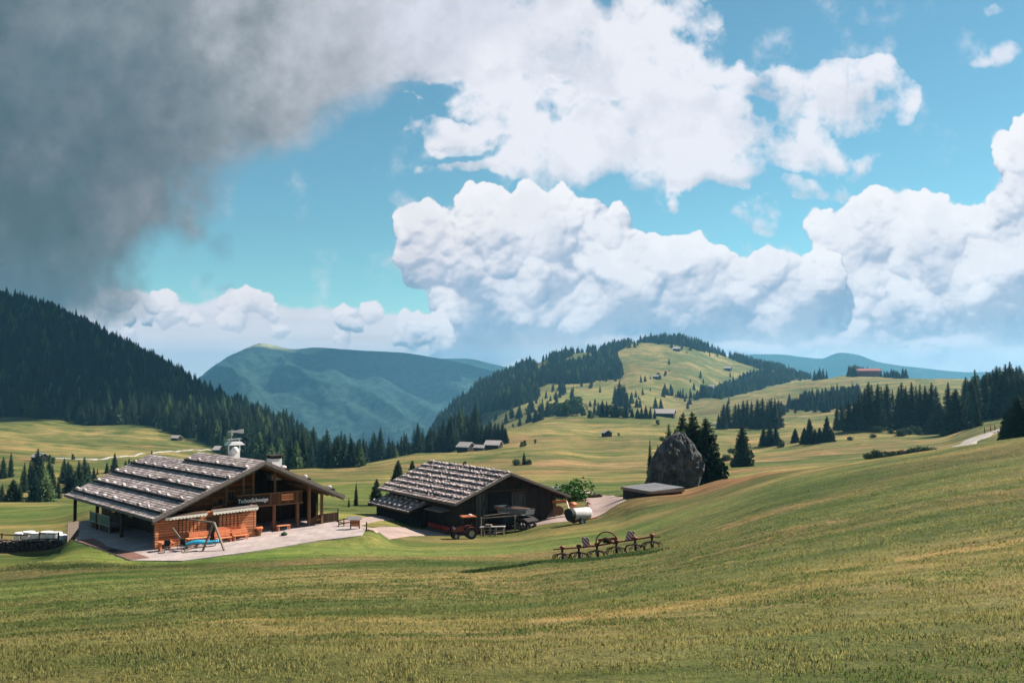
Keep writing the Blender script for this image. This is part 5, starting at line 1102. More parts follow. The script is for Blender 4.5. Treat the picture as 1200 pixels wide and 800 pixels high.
rail_fence('rail_fence', [hit(397, 619, 82), hit(403, 617.5, 82), hit(411, 616.5, 82)], 'short grey rail fence running from the porch wall to the notice board', .75, 2, 'wood_post', .09)
p = hit(429.5, 622, 80); m = MB(); m.box(-.05, .05, -.05, .05, -.2, .62); m.lump((0, 0, .66), (.08, .08, .08), 1, 0); o = m.build('marker_post', M['wood_dkpost']); o.location = p; tag(o, 'single short dark marker post where the track starts', 'post')

# ------------------------------------------------------------------ in front of the barn
def wheel(e, c, r, w, axis=(0, 1, 0), name='wheel'):
    a = Vector(axis).normalized(); c = Vector(c); m = MB()
    n = 18; u = Vector((0, 0, 1)); v = a.cross(u).normalized(); prof = [(r * .55, -w / 2), (r * .92, -w / 2), (r, -w / 3), (r, w / 3), (r * .92, w / 2), (r * .55, w / 2)]
    vs = []; k = len(prof)
    for i in range(n):
        t = 2 * math.pi * i / n
        for rr, o in prof: vs.append(c + a * o + (u * math.cos(t) + v * math.sin(t)) * rr)
    fs = [(i * k + j, i * k + (j + 1) % k, ((i + 1) % n) * k + (j + 1) % k, ((i + 1) % n) * k + j) for i in range(n) for j in range(k)]
    m.add(vs, fs); t_ = m.build(name, M['black'], e); m = MB(); m.cyl(c - a * w * .32, c + a * w * .32, r * .57, r * .57, 12); m.build('rim', M['grey_metal'], t_)
def tractor():
    p = hit(545, 631, 84); e = empty('tractor', p, R(197), 'small old tractor with an orange roof and red hood in front of the barn', 'tractor')
    e.scale = (.86, .86, .92)
    for y in (-.62, .62): wheel(e, (-.55, y, .58), .58, .3); wheel(e, (1.1, y * .9, .36), .36, .2)
    m = MB(); m.prism([(.2, -.28, .75), (1.35, -.28, .72), (1.42, -.28, .95), (1.3, -.28, 1.15), (.2, -.28, 1.28)], (0, .56, 0)); h = m.build('hood', M['red'], e, bevel=.04)
    m = MB(); m.box(1.43, 1.47, -.22, .22, .72, 1.05); m.build('grille', M['black'], h)
    for y in (-.34, .34): m = MB(); m.cyl((1.2, y, 1.12), (1.3, y, 1.12), .1, .1, 12); m.build('headlight', M['white'], e)
    m = MB(); m.box(-.95, 1.3, -.2, .2, .42, .74); m.build('chassis', M['black'], e)
    for y in (-.62, .62):
        m = MB(); vs = []
        for i in range(9):
            t = R(-10 + 22.5 * i); 
            for yy in (-.17, .17): vs.append((-.55 - math.cos(t) * .68, y + yy, .58 + math.sin(t) * .68)); vs.append((-.55 - math.cos(t) * .65, y + yy, .58 + math.sin(t) * .65))
        fs = []
        for i in range(8):
            a = i * 4; fs += [(a, a + 2, a + 6, a + 4), (a + 1, a + 5, a + 7, a + 3), (a, a + 4, a + 5, a + 1), (a + 2, a + 3, a + 7, a + 6)]
        m.add(vs, fs); m.build('fender', M['red'], e)
    m = MB(); m.box(-.75, -.3, -.24, .24, .98, 1.06); m.box(-.8, -.72, -.24, .24, 1.07, 1.45); m.build('seat', M['black'], e)
    m = MB(); m.cyl((.15, 0, 1.2), (-.1, 0, 1.5), .02, .02); 
    for i in range(12):
        t0, t1 = 2 * math.pi * i / 12, 2 * math.pi * (i + 1) / 12; m.cyl((-.1 + .08 * math.cos(t0), .2 * math.sin(t0), 1.5 + .17 * math.cos(t0)), (-.1 + .08 * math.cos(t1), .2 * math.sin(t1), 1.5 + .17 * math.cos(t1)), .015, .015, 5)
    m.build('steering_wheel', M['black'], e)
    for x in (-.95, .25):
        for y in (-.55, .55): m = MB(); m.beam((x, y, .9), (x, y, 2.15), .06, .06); m.build('roof_post', M['black'], e)
    m = MB(); m.prism([(-1.15, -.68, 2.15), (.5, -.68, 2.15), (.42, -.68, 2.27), (-1.05, -.68, 2.3)], (0, 1.36, 0)); m.build('roof', M['orange'], e, bevel=.04)
    m = MB(); m.lump((-.5, .1, 2.36), (.25, .2, .1), 2, .1); m.build('roof_lamp', M['white'], e, True)
    m = MB(); m.cyl((.9, .18, 1.1), (.9, .18, 1.75), .035, .035); m.build('exhaust', M['black'], e)
tractor()
def workbench():
    a = hit(564, 628.5, 84); b = hit(591, 627, 84); d = b - a; ln = d.length; e = empty('workbench', a, math.atan2(d.y, d.x), 'long trestle table with a pale plank top beside the tractor', 'table')
    s = (b.z - a.z) / ln; m = MB(); m.prism([(-.2, 0, .82), (ln, 0, .95), (ln, .0, 1.02), (-.2, 0, .89)], (0, .55, 0)); m.build('tabletop', M['roof_far'], e)
    for i, x in enumerate((.15, .75, 1.3, ln - .15)):
        for y in (.05, .5): m = MB(); m.beam((x, y, -.1), (x + (.02), y, .82), .07, .07); m.build('leg', M['wood_grey'], e)
    m = MB(); m.beam((.1, .02, .62), (ln - .1, .02, .66), .05, .07); m.build('stretcher', M['wood_grey'], e)
    m = MB(); q = MB(); q.box(.35, .95, .12, .5, .91, 1.12); o = q.build('crate', M['wood_grey']); o.parent = None; o.matrix_world = e.matrix_world
    o.location = e.location; o.rotation_euler = e.rotation_euler; tag(o, 'small pale open crate lying on the trestle table', 'crate')
workbench()
def pole_rail():
    p0 = hit(563.5, 628.5, 84); p1 = hit(603.5, 624.5, 84); e = empty('pole_rail', p0, 0, 'rough pole hitching rail behind the trestle table', 'rail'); o = p0; k = p0.y / F
    m = MB(); m.cyl((0, .8, -.3), (0, .8, 1.75), .07, .06); m.build('post', M['wood_grey'], e); q = p1 - o; m = MB(); m.cyl((q.x, q.y + .8, q.z - .3), (q.x, q.y + .8, q.z + 1.6), .07, .06); m.build('post', M['wood_grey'], e)
    m = MB(); m.cyl((-.1, .75, 1.62), (q.x + .2, q.y + .75, q.z + 1.55), .05, .04); m.build('rail', M['wood_grey'], e)
    m = MB(); m.cyl((.3, .85, 1.84), (q.x - .5, q.y + .85, q.z + 1.8), .045, .04); m.build('rail', M['wood_grey'], e)
pole_rail()
def crawler():
    a = hit(596, 623, 86); b = hit(633, 618, 86); d = b - a; ln = d.length; e = empty('crawler_carrier', a + Vector((-.35, .2, .38)), math.atan2(d.y, d.x), 'dark tracked farm carrier with long grey load box beside the tractor', 'crawler'); k = a.y / F
    zt = (623 - 610) * k; L0 = ln
    x0 = .75
    def loop(m, y0, y1, r_out, th):
        pts = [(x0 + .28, .0), (x0 + 1.9, .02), (x0 + 2.15, .2), (x0 + 2.2, .5), (x0 + 1.9, .74), (x0 + 1.0, .84), (x0 + .3, .62), (x0 + .0, .3)]
        n = len(pts); cx, cz = x0 + 1.1, .4
        inn_ = [(cx + (x - cx) * .9, cz + (z - cz) * .8) for x, z in pts]
        vs = [(x, y0, z) for x, z in pts] + [(x, y1, z) for x, z in pts] + [(x, y0, z) for x, z in inn_] + [(x, y1, z) for x, z in inn_]
        fs = []
        for i in range(n):
            j = (i + 1) % n; fs += [(i, j, n + j, n + i), (2 * n + i, 3 * n + i, 3 * n + j, 2 * n + j), (i, 2 * n + i, 2 * n + j, j), (n + i, n + j, 3 * n + j, 3 * n + i)]
        m.add(vs, fs)
    for y in (-.15, .95):
        m = MB(); loop(m, y, y + .32, 0, 0); m.build('track', M['black'], e)
        for i in range(5): m = MB(); x = x0 + .3 + .42 * i; m.cyl((x, y + .04, .25), (x, y + .28, .25), .17, .17, 14); m.build('road_wheel', M['fascia'], e)
    m = MB(); pts = [(x0 - .3, .35), (x0 + .15, .85), (x0 + .9, 1.12), (x0 + 1.7, 1.05), (x0 + 2.35, .8), (x0 + 2.35, .88), (x0 + 1.7, 1.14), (x0 + .9, 1.22), (x0 + .1, .95), (x0 - .35, .42)]; m.prism([(x, -.28, z) for x, z in pts], (0, 1.7, 0)); m.build('fender', M['batten'], e)
    m = MB(); m.box(-.25, .72, .0, 1.1, .1, 1.25); m.build('cab_box', M['dkblue'], e, bevel=.03)
    m = MB(); m.prism([(-.9, -.15, 1.45), (2.6, -.15, 1.50), (2.7, -.15, 1.95), (-.7, -.15, 1.98)], (0, .05, 0)); m.prism([(-.9, 1.25, 1.45), (2.6, 1.25, 1.50), (2.7, 1.25, 1.95), (-.7, 1.25, 1.98)], (0, .05, 0)); m.box(-.9, 2.6, -.1, 1.25, 1.36, 1.44); m.prism([(2.6, -.1, 1.45), (2.7, -.1, 1.9), (2.7, 1.25, 1.9), (2.6, 1.25, 1.45)], (.04, 0, 0)); m.build('load_box', M['slate'], e)
    m = MB(); m.prism([(-1.55, .0, 1.86), (-.8, .0, 1.95), (-.8, .0, 1.42)], (0, 1.1, 0)); m.build('tailboard', M['orange'], e); m = MB(); m.prism([(-1.4, -.05, 1.97), (-.72, -.05, 1.99), (-.72, -.05, 2.04), (-1.4, -.05, 2.03)], (0, 1.2, 0)); m.build('pale_cover', M['scallop'], e)
    m = MB(); m.lump((1.5, .5, 1.8), (1.0, .5, .3), 2, .25); m.build('load', M['wood_dkpost'], e)
crawler()
def loader():
    p = hit(668, 606, 95); k = p.y / F; e = empty('hay_loader', p + Vector((0, .2, 0)), 0, 'orange and pale farm loader frame parked by the corner of the barn', 'farm machine')
    m = MB(); m.beam((.15, 0, 0), (-.35, .2, 1.62), .13, .11); m.build('upright', M['scallop'], e)
    m = MB(); m.beam((-1.75, .3, 1.5), (-.3, .15, 1.6), .16, .26); m.build('arm', M['orange'], e, bevel=.02)
    m = MB(); m.cyl((-1.1, .2, .62), (-1.1, .75, .62), .5, .5, 14); m.build('drum', M['wood_post'], e); wheel(e, (-.2, .5, .38), .38, .2)
    m = MB(); m.lump((.35, .9, 1.15), (.42, .4, .32), 2, .2); m.build('cover', M['orange'], e, True); m = MB(); m.beam((.35, .9, 0), (.35, .9, .9), .1, .1); m.build('stand', M['wood_dkpost'], e)
    m = MB(); m.beam((-1.6, .3, 0), (-1.6, .3, 1.4), .08, .08); m.build('stand', M['orange'], e)
loader()
def tanker():
    a = hit(668, 615.5, 90); e = empty('slurry_tank', a + Vector((0, .3, 0)), R(36), 'white cylindrical slurry tank trailer with black end on the gravel track', 'tank trailer')
    m = MB(); n = 20; prof = [(0, .0), (.05, .4), (.14, .52), (.3, .57), (2.15, .57), (2.3, .52), (2.4, .33), (2.43, 0)]
    vs = []
    for i in range(n):
        t = 2 * math.pi * i / n
        for x, r in prof: vs.append((x, r * math.cos(t), .95 + r * math.sin(t)))
    k = len(prof); fs = [(i * k + j, i * k + j + 1, ((i + 1) % n) * k + j + 1, ((i + 1) % n) * k + j) for i in range(n) for j in range(k - 1)]
    m.add(vs, fs); m.build('tank', plain('dull_white_tank', (.50, .47, .46), .6, .25, 2), e, True)
    m = MB(); m.cyl((-.12, 0, .95), (.28, 0, .95), .59, .595, 20); m.build('end_cap', M['black'], e)
    for y in (-.62, .62): wheel(e, (1.0, y, .36), .36, .22)
    m = MB(); m.beam((.2, -.3, .3), (3.3, 0, .42), .09, .1); m.beam((.2, .3, .3), (3.3, 0, .42), .09, .1); m.build('drawbar', M['red'], e)
    m = MB(); m.cyl((2.2, 0, 1.5), (2.2, 0, 2.0), .05, .05); m.cyl((2.2, 0, 1.95), (2.5, .0, 1.75), .05, .05); m.cyl((1.9, 0, 1.6), (2.2, 0, 1.95), .04, .04); m.build('filling_arm', M['red'], e)
tanker()
def flowerbed():
    p0 = iwb(.2, 4.6, 0); p0.z = Hs(p0.x, p0.y); e = empty('flower_trough', p0, R(33), 'long trough of red flowers at the shaded foot of the barn wall', 'flower trough')
    m = MB(); m.box(-.3, 0.25, -3.0, 1.0, -.2, .45); m.build('trough', M['wood_dkpost'], e); m = MB(); r = random.Random(2)
    for i in range(70): m.lump((-.05 + .3 * (r.random() - .5), -3 + 4 * r.random(), .5 + .25 * r.random()), (.13, .13, .1), 1, .4)
    m.build('flowers', M['flower_red'], e)
flowerbed()
def woodstack(pxa, pya, pxb, pyb, label, mat, hgt, dep, ymin, name='wood_pile'):
    a = hit(pxa, pya, ymin); b = hit(pxb, pyb, ymin); b = Vector((b.x, a.y + max(-4, min(4, b.y - a.y)), b.z)); d = b - a; ln = math.hypot(d.x, d.y); e = empty(name, a, math.atan2(d.y, d.x), label, 'wood pile'); r = random.Random(6); m = MB()
    x = 0
    while x < ln:
        z = 0
        while z < hgt * (.8 + .2 * math.sin(x * 2)):
            rr = .09 + .06 * r.random(); m.beam((x + .1 * r.random(), -dep / 2 + .2 * r.random(), z + rr + d.z * x / ln), (x + .35 * (r.random() - .5), dep / 2, z + rr + d.z * x / ln + .1 * (r.random() - .5)), rr * 2, rr * 1.7); z += rr * 1.7
        x += .24
    m.build('logs', mat, e)
woodstack(657, 583.5, 676, 583.5, 'heap of pale split firewood behind the barn beside the green bush', M['stone_white'], 1.0, 1.6, 105)
woodstack(677, 584, 703, 582.5, 'low dark stack of old boards along the curve of the track', M['wood_dkpost'], .42, 1.4, 105)
p = hit(655, 577, 108); e = empty('lean_shed', p, R(20), 'small low grey roofed shelter just behind the barn roof', 'shelter'); m = MB(); m.box(-.8, .9, -.6, .6, 0, .55); m.build('wall', M['wood_old'], e); m = MB(); m.prism([(-1, -.8, .56), (1.1, -.8, .6), (1.1, .8, .8), (-1, .8, .76)], (0, 0, .07)); m.build('roof', M['slate'], e)

# low boarded cellar roof in the grass
def cellar():
    z = -11.30; Lp = zpt(719, 569.5, z); Fp = zpt(762, 576.5, z); Rp = zpt(798, 574.5, z); Lp.z = Fp.z = Rp.z = z
    Rp = Fp + (Rp - Fp).normalized() * 4.2; Lp = Fp + (Lp - Fp).normalized() * 5.2
    Bp = Lp + Rp - Fp; e = empty('cellar', Vector((Fp.x, Fp.y, z - 1)), 0, 'low half buried cellar with wide grey boarded roof before the boulder', 'cellar'); o = e.location
    c = (Lp + Rp) / 2; m = MB(); r = random.Random(3)
    n = 14
    for i in range(n):
        t0, t1 = i / n, (i + .93) / n; dz = .03 * r.random(); a0 = Fp.lerp(Lp, t0); a1 = Fp.lerp(Lp, t1); b0 = Rp.lerp(Bp, t0); b1 = Rp.lerp(Bp, t1)
        m.prism([a0 - o + Vector((0, 0, dz)), a1 - o + Vector((0, 0, dz)), b1 - o + Vector((0, 0, dz + .25)), b0 - o + Vector((0, 0, dz + .25))], (0, 0, .07))
    m.build('roof', M['slate'], e)
    m = MB(); q = [c + (p_ - c) * .94 for p_ in (Fp, Rp, Bp, Lp)]; m.prism([Vector((p_.x - o.x, p_.y - o.y, -1.0)) for p_ in q], (0, 0, 1.98)); m.build('wall', M['wood_old'], e)
    m = MB(); a = Fp + Vector((.3, -.5, -.75)); b = Fp.lerp(Rp, .95) + Vector((0, -.5, -.8)); m.beam(a - o, b - o, .7, .08); m.build('step', M['slate'], e)
    m = MB(); m.beam(Fp - o + Vector((0, 0, -.05)), Lp - o + Vector((0, 0, -.05)), .08, .3); m.beam(Fp - o + Vector((0, 0, -.05)), Rp - o + Vector((0, 0, .02)), .08, .26); m.build('edge_board', M['wood_grey'], e)
cellar()

# boulder
def boulder():
    base = hit(789, 572, 110); Y = 119.0; k = Y / F; bx = (789 - 600) * k; zb = -(573 - 447) * k
    out = [(752, 569), (757, 556), (760, 541), (768, 527), (778, 515), (788, 509), (797, 505.5), (802, 508), (807, 515), (813, 521), (816, 527), (821, 533), (823, 542), (822, 556), (818, 569)]
    ys = np.array([q[1] for q in out]); e = empty('boulder', (bx, Y, zb), 0, 'huge dark limestone boulder standing in the meadow with spruces behind it', 'boulder')
    n_ = 120; m_ = 64; vs = []
    hs = np.linspace(0, 1, m_)
    for h in hs:
        py = 575 - h * (575 - 505.5)
        xs = []
        for i in range(len(out) - 1):
            y0, y1 = out[i][1], out[i + 1][1]
            if (y0 - py) * (y1 - py) <= 0 and y0 != y1: xs.append(out[i][0] + (out[i + 1][0] - out[i][0]) * (py - y0) / (y1 - y0))
        if len(xs) < 2: xs = [752, 819] if py > 560 else [797, 798]
        l, r_ = min(xs), max(xs); cx = ((l + r_) / 2 - 600) * k - bx; rx = max(.05, (r_ - l) / 2 * k); ry = rx * .8 + .3 * (1 - h)
        for i in range(n_):
            t = 2 * math.pi * i / n_; ca, sa = math.cos(t), math.sin(t); ex = 4.5 if sa < 0 else 2.4; q = 1 / (abs(ca) ** ex + abs(sa) ** ex) ** (1 / ex)
            vs.append((cx + ca * rx * q, sa * ry * q * (1 if sa > 0 else .75) - h * 1.1 * (1 if sa < 0 else -.6), h * (575 - 505.5) * k - .1))
    vs = np.array(vs); nn_ = vs.copy()
    d1 = fbm(vs[:, 0] * .9 + vs[:, 1] * .7, vs[:, 2] * .55, 5, 401); d2 = fbm(vs[:, 0] * 2.4 - vs[:, 1] * 2, vs[:, 2] * 1.4, 4, 411)
    def worley(u, v, sc_, seed):
        u = u / sc_; v = v / sc_; iu = np.floor(u).astype(int); iv = np.floor(v).astype(int); f1 = np.full(u.shape, 9.); f2 = f1.copy(); val = np.zeros(u.shape)
        for a_ in (-1, 0, 1):
            for b_ in (-1, 0, 1):
                cx = iu + a_ + _hash(iu + a_, iv + b_, seed); cy = iv + b_ + _hash(iu + a_, iv + b_, seed + 1); d = np.hypot(u - cx, v - cy); nw = d < f1
                f2 = np.where(nw, f1, np.minimum(f2, d)); val = np.where(nw, _hash(iu + a_, iv + b_, seed + 2), val); f1 = np.where(nw, d, f1)
        return f1, f2, val
    th_ = np.arctan2(vs[:, 1], vs[:, 0]) * 3.2; _, q2, v1_ = worley(th_ + (d1 - .5) * 2, vs[:, 2] * .7, 1.5, 501); f1_, f2_, v2_ = worley(th_ + (d2 - .5), vs[:, 2], .62, 511)
    amp = v1_ * .55 + v2_ * .2 + np.abs(d1 - .5) * .5 + (d2 - .5) * .25 + .10 * np.clip(1 - (f2_ - f1_) * 3, 0, 1); dirv = np.stack([vs[:, 0] * .25, vs[:, 1] - .5, np.zeros(len(vs))], -1); dirv /= np.maximum(np.linalg.norm(dirv, axis=1), .3)[:, None]
    vs = vs - dirv * amp[:, None] * np.stack([np.full(len(vs), .55), np.ones(len(vs)) * 1.15, np.zeros(len(vs))], -1); vs[:, 2] += (v2_ - .5) * .18
    a = []; 
    for j in range(m_ - 1):
        for i in range(n_): a.append((j * n_ + i, j * n_ + (i + 1) % n_, (j + 1) * n_ + (i + 1) % n_, (j + 1) * n_ + i))
    rm, nt, b = newmat('limestone', .95, .2); v = mapped(nt, (1, 1, .55)); f = noise(nt, v, .9, 8, .7, .8); f2 = noise(nt, mapped(nt, (3, 3, .5)), 1.2, 5, .6)
    r1 = ramp(nt, [(.3, (.035, .036, .038)), (.52, (.10, .098, .096)), (.66, (.17, .165, .16)), (.78, (.30, .275, .265))]); nt.links.new(f, r1.inputs[0]); r2 = ramp(nt, [(.35, (.5, .52, .55)), (.65, (1.2, 1.2, 1.2))]); nt.links.new(f2, r2.inputs[0])
    nt.links.new(mixc(nt, 'MULTIPLY', 1, r1.outputs[0], r2.outputs[0]), b.inputs['Base Color']); bump(nt, b, f, 1.0, .35); M['rock'] = rm
    o = npmesh('rock_mass', vs, np.array(a), rm, smooth=False); o.parent = e
    return bx, Y, zb
BX, BY, BZ = boulder()

# hay tedder in the near meadow
def tedder():
    c = hit(711, 651, 50); dirx = Vector((1, -.05, 0)).normalized(); e = empty('hay_tedder', c, R(-14), 'red rotary hay tedder with striped warning boards standing in the mown meadow', 'hay tedder')
    a = hit(666, 655, 50) - c; b = hit(758, 649, 50) - c
    def zat(x): return Hs(c.x + x * math.cos(R(-14)), c.y + x * math.sin(R(-14))) - c.z
    m = MB(); xs = [-2.55, -1.6, -.55, .55, 1.6, 2.55]
    hz = lambda x: zat(x) + .66
    for x0, x1 in zip(xs[:-1], xs[1:]): m.beam((x0, 0, hz(x0)), (x1, 0, hz(x1)), .08, .08)
    m.beam((-3.1, 0, hz(-2.6) - .05), (-2.5, 0, hz(-2.5)), .06, .06); m.beam((2.5, 0, hz(2.5)), (3.0, 0, hz(2.6)), .06, .06); m.build('frame_bar', M['red'], e)
    for i, x in enumerate(xs):
        z0 = zat(x); r = MB(); r.cyl((x, .0, z0 + .26), (x, .0, z0 + .62), .05, .07, 8); ro = r.build('rotor', M['black'], e)
        r = MB()
        for q in range(8):
            t = math.pi / 4 * q + i * .5; dx, dy = math.cos(t), math.sin(t); r.cyl((x, 0, z0 + .42), (x + dx * .52, dy * .52, z0 + .30), .032, .028, 5)
            for s_ in (-.05, .05): r.cyl((x + dx * .52 - dy * s_, dy * .52 + dx * s_, z0 + .30), (x + dx * .62 - dy * s_, dy * .62 + dx * s_, z0 + .02), .022, .016, 4)
        r.build('tine_arms', M['wood_dkpost'], ro); wheel(e, (x, .28, z0 + .19), .19, .13, (1, 0, 0))
        g = MB(); g.lump((x, 0, z0 + .76), (.16, .14, .09), 2, .05); g.build('gearbox', M['red'], e, True)
    m = MB(); n = 14
    for i in range(n):
        t0, t1 = math.pi * i / n, math.pi * (i + 1) / n; m.beam((.02 + .62 * math.cos(t0), -.05, .74 + .62 * math.sin(t0)), (.02 + .62 * math.cos(t1), -.05, .74 + .62 * math.sin(t1)), .07, .06, (0, 1, 0))
    m.build('guard_hoop', M['red'], e)
    m = MB(); m.beam((-.45, -.1, .7), (0, -.5, 1.1), .08, .08); m.beam((.45, -.1, .7), (0, -.5, 1.1), .08, .08); m.beam((0, -.5, 1.1), (.0, .2, .8), .07, .07); m.beam((-.5, .1, .85), (.6, .1, 1.0), .09, .14); m.build('headstock', M['red'], e)
    m = MB(); m.box(-.2, .25, -.15, .15, .74, .98); m.build('drive_unit', M['black'], e)
    stripe, nt, bq = newmat('red_white_stripes', .5); tc_ = N(nt, 'ShaderNodeTexCoord'); sp_ = N(nt, 'ShaderNodeSeparateXYZ'); nt.links.new(tc_.outputs['Object'], sp_.inputs[0])
    mm_ = N(nt, 'ShaderNodeMath', operation='ADD'); nt.links.new(sp_.outputs[0], mm_.inputs[0]); nt.links.new(sp_.outputs[2], mm_.inputs[1])
    mo = N(nt, 'ShaderNodeMath', operation='PINGPONG'); mo.inputs[1].default_value = .11; nt.links.new(mm_.outputs[0], mo.inputs[0]); gt = N(nt, 'ShaderNodeMath', operation='GREATER_THAN'); gt.inputs[1].default_value = .055; nt.links.new(mo.outputs[0], gt.inputs[0])
    nt.links.new(mixc(nt, 'MIX', gt.outputs[0], (.45, .06, .05), (.7, .62, .60)), bq.inputs['Base Color'])
    for x, sk in ((-1.15, .12), (1.25, -.12)):
        m = MB(); m.prism([(x - .22, .12, hz(x) - .02), (x + .22, .12, hz(x) - .02), (x + .22 - sk, .12, hz(x) + .5), (x - .22 - sk, .12, hz(x) + .5)], (0, .03, 0)); m.build('warning_board', stripe, e)
tedder()

# walkers on the far road
def person(px, py, label, mat, hgt=1.72, st=.25):
    p = hit(px, py, 150); vs = [(0, 0, .92), (0, 0, 1.15), (0, 0, 1.38), (0, 0, 1.50), (0, 0, 1.62), (0, 0, 1.76), (.2, 0, 1.40), (.27, .03, 1.12), (.26, .12, .88), (-.2, 0, 1.40), (-.27, -.03, 1.12), (-.26, .06, .88), (.1, 0, .88), (.12, st * .5, .48), (.12, st * .7, .06), (.12, st * .7 + .14, .03), (-.1, 0, .88), (-.12, -st * .5, .48), (-.12, -st * .9, .06), (-.12, -st * .9 + .14, .03)]
    es = [(0, 1), (1, 2), (2, 3), (3, 4), (4, 5), (2, 6), (6, 7), (7, 8), (2, 9), (9, 10), (10, 11), (0, 12), (12, 13), (13, 14), (14, 15), (0, 16), (16, 17), (17, 18), (18, 19)]
    rd = [.16, .15, .17, .07, .09, .09, .07, .05, .04, .07, .05, .04, .1, .07, .05, .04, .1, .07, .05, .04]
    me = bpy.data.meshes.new('person'); me.from_pydata(vs, es, []); me.materials.append(M[mat]); o = bpy.data.objects.new('person', me); col.objects.link(o)
    md = o.modifiers.new('skin', 'SKIN'); 
    for i, r_ in enumerate(rd): me.skin_vertices[0].data[i].radius = (r_, r_)
    me.skin_vertices[0].data[0].use_root = True
    o.modifiers.new('smooth', 'SUBSURF').levels = 1
    o.location = p; o.rotation_euler = (0, 0, R(60)); tag(o, label, 'person')
def add_skin_layer_ok():
    me = bpy.data.meshes.new('t'); me.from_pydata([(0, 0, 0), (0, 0, 1)], [(0, 1)], []); o = bpy.data.objects.new('t', me); col.objects.link(o); o.modifiers.new('s', 'SKIN'); r = len(me.skin_vertices) > 0; bpy.data.objects.remove(o); return r
try:
    person(1154, 508.5, 'person in dark clothes walking on the far gravel road, leftmost of three', 'cloth_dark'); person(1161, 506, 'person in reddish top walking in the middle of the three on the far road', 'cloth_red'); person(1166, 505, 'person in dark clothes walking on the far gravel road, rightmost of three', 'cloth_dark', st=-.25)
except Exception as ex: print('PERSON FAIL', ex, add_skin_layer_ok())

# ------------------------------------------------------------------ trees
def spruce_mesh(seed, h=20.0, rad=4.3, slim=1.0, bare=.03, dens=1.0):
    """one spruce crown: whorls of drooping boughs built from small needle sprays"""
    r = random.Random(seed); V_ = []; F_ = []
    def tri(a, b, c): o = len(V_); V_.extend((a, b, c)); F_.append((o, o + 1, o + 2))
    z = h * bare; k = 0; asym = r.random() * 6.28
    while z < h * .985:
        f = (z / h); base = rad * slim * ((1 - f) ** .72) * (.62 + .38 * min(1, f / .12)) + .08
        n = max(5, int((6 + 7 * (1 - f)) * dens)); a0 = r.random() * 6.28
        for i in range(n):
            az = a0 + 2 * math.pi * i / n + r.uniform(-.3, .3); L = base * r.uniform(.62, 1.18) * (1 + .12 * math.sin(az + asym)); zz = z + r.uniform(-.25, .25)
            if r.random() < .06: L *= .5
            droop = (.30 - .55 * f) * L; up = .10 * L; w = .20 * L + .16
            ca, sa = math.cos(az), math.sin(az)
            def pt(u, side, dz=0):
                zz2 = zz - droop * math.sin(u * 1.6) + up * max(0, u - .7) * 2 + dz
                return (ca * L * u - sa * side, sa * L * u + ca * side, zz2)
            us = (0.05, .35, .62, .84, 1.04)
            for q in range(4):
                u0, u1 = us[q], us[q + 1]; wq = w * (1.0, 1.15, .8, .35)[q]
                hang = -.16 * L * r.uniform(.5, 1.3) - .05
                tri(pt(u0, 0), pt(u1 + .06, wq * r.uniform(.7, 1.2), hang), pt(u1, 0)); tri(pt(u0, 0), pt(u1, 0), pt(u1 + .06, -wq * r.uniform(.7, 1.2), hang))
                tri(pt(u0, wq * .2), pt(u0 + .1, wq * r.uniform(.8, 1.1), hang * 1.5), pt(u1, .0, hang * 1.2))
        z += (.026 * h * (1 - .4 * f)) * r.uniform(.8, 1.2); k += 1
    # dense inner needles and the leader
    n = 7; prev = None
    for (zz, rr) in ((h * bare, rad * slim * .22), (h * .35, rad * slim * .30), (h * .7, rad * slim * .16), (h, .02)):
        ring = [(rr * math.cos(6.283 * i / n) * r.uniform(.7, 1.2), rr * math.sin(6.283 * i / n) * r.uniform(.7, 1.2), zz) for i in range(n)]
        if prev:
            for i in range(n): j = (i + 1) % n; tri(prev[i], prev[j], ring[j]); tri(prev[i], ring[j], ring[i])
        prev = ring
    me = bpy.data.meshes.new('spruce_crown'); me.from_pydata(V_, [], F_); me.update(); return me
def broad_mesh(seed, h=8.0, w=5.6, low=.0, mat='broad', n=2200, leaf=.28, lobes=11):
    r = random.Random(seed); V_ = []; F_ = []; L = []
    for i in range(lobes): t = r.random() * 6.28; q = r.random() ** .5 * .55; L.append((math.cos(t) * q * w / 2, math.sin(t) * q * w / 2, h * (low + .15 + (.72 - low) * r.random()), w * r.uniform(.17, .32)))
    for i in range(n):
        c = L[r.randrange(lobes)]; d = Vector((r.gauss(0, 1), r.gauss(0, 1), r.gauss(0, 1))).normalized() * c[3] * r.uniform(.6, 1.08)
        p = Vector(c[:3]) + d; 
        if p.z < h * low * .5: continue
        a = Vector((r.gauss(0, 1), r.gauss(0, 1), r.gauss(0, .7))).normalized() * leaf; b = a.cross(Vector((r.gauss(0, 1), r.gauss(0, 1), r.gauss(0, 1)))).normalized() * leaf * .7
        o = len(V_); V_ += [tuple(p - a), tuple(p + b), tuple(p + a), tuple(p - b)]; F_.append((o, o + 1, o + 2, o + 3))
    me = bpy.data.meshes.new('leafy_crown'); me.from_pydata(V_, [], F_); me.materials.append(M[mat]); me.update(); return me
SP = [spruce_mesh(1), spruce_mesh(2, slim=.85), spruce_mesh(3, slim=1.15), spruce_mesh(4, slim=.72), spruce_mesh(5, slim=1.0, dens=.85), spruce_mesh(6, slim=.92)]
WIDE = [spruce_mesh(21, slim=1.65, dens=1.25), spruce_mesh(22, slim=1.45, dens=1.2)]
for me in SP + WIDE: me.materials.append(M['spruce'])
LAR = [spruce_mesh(31, slim=1.15, dens=.8), spruce_mesh(32, slim=1.3, dens=.75)]
for me in LAR: me.materials.append(M['larch'])
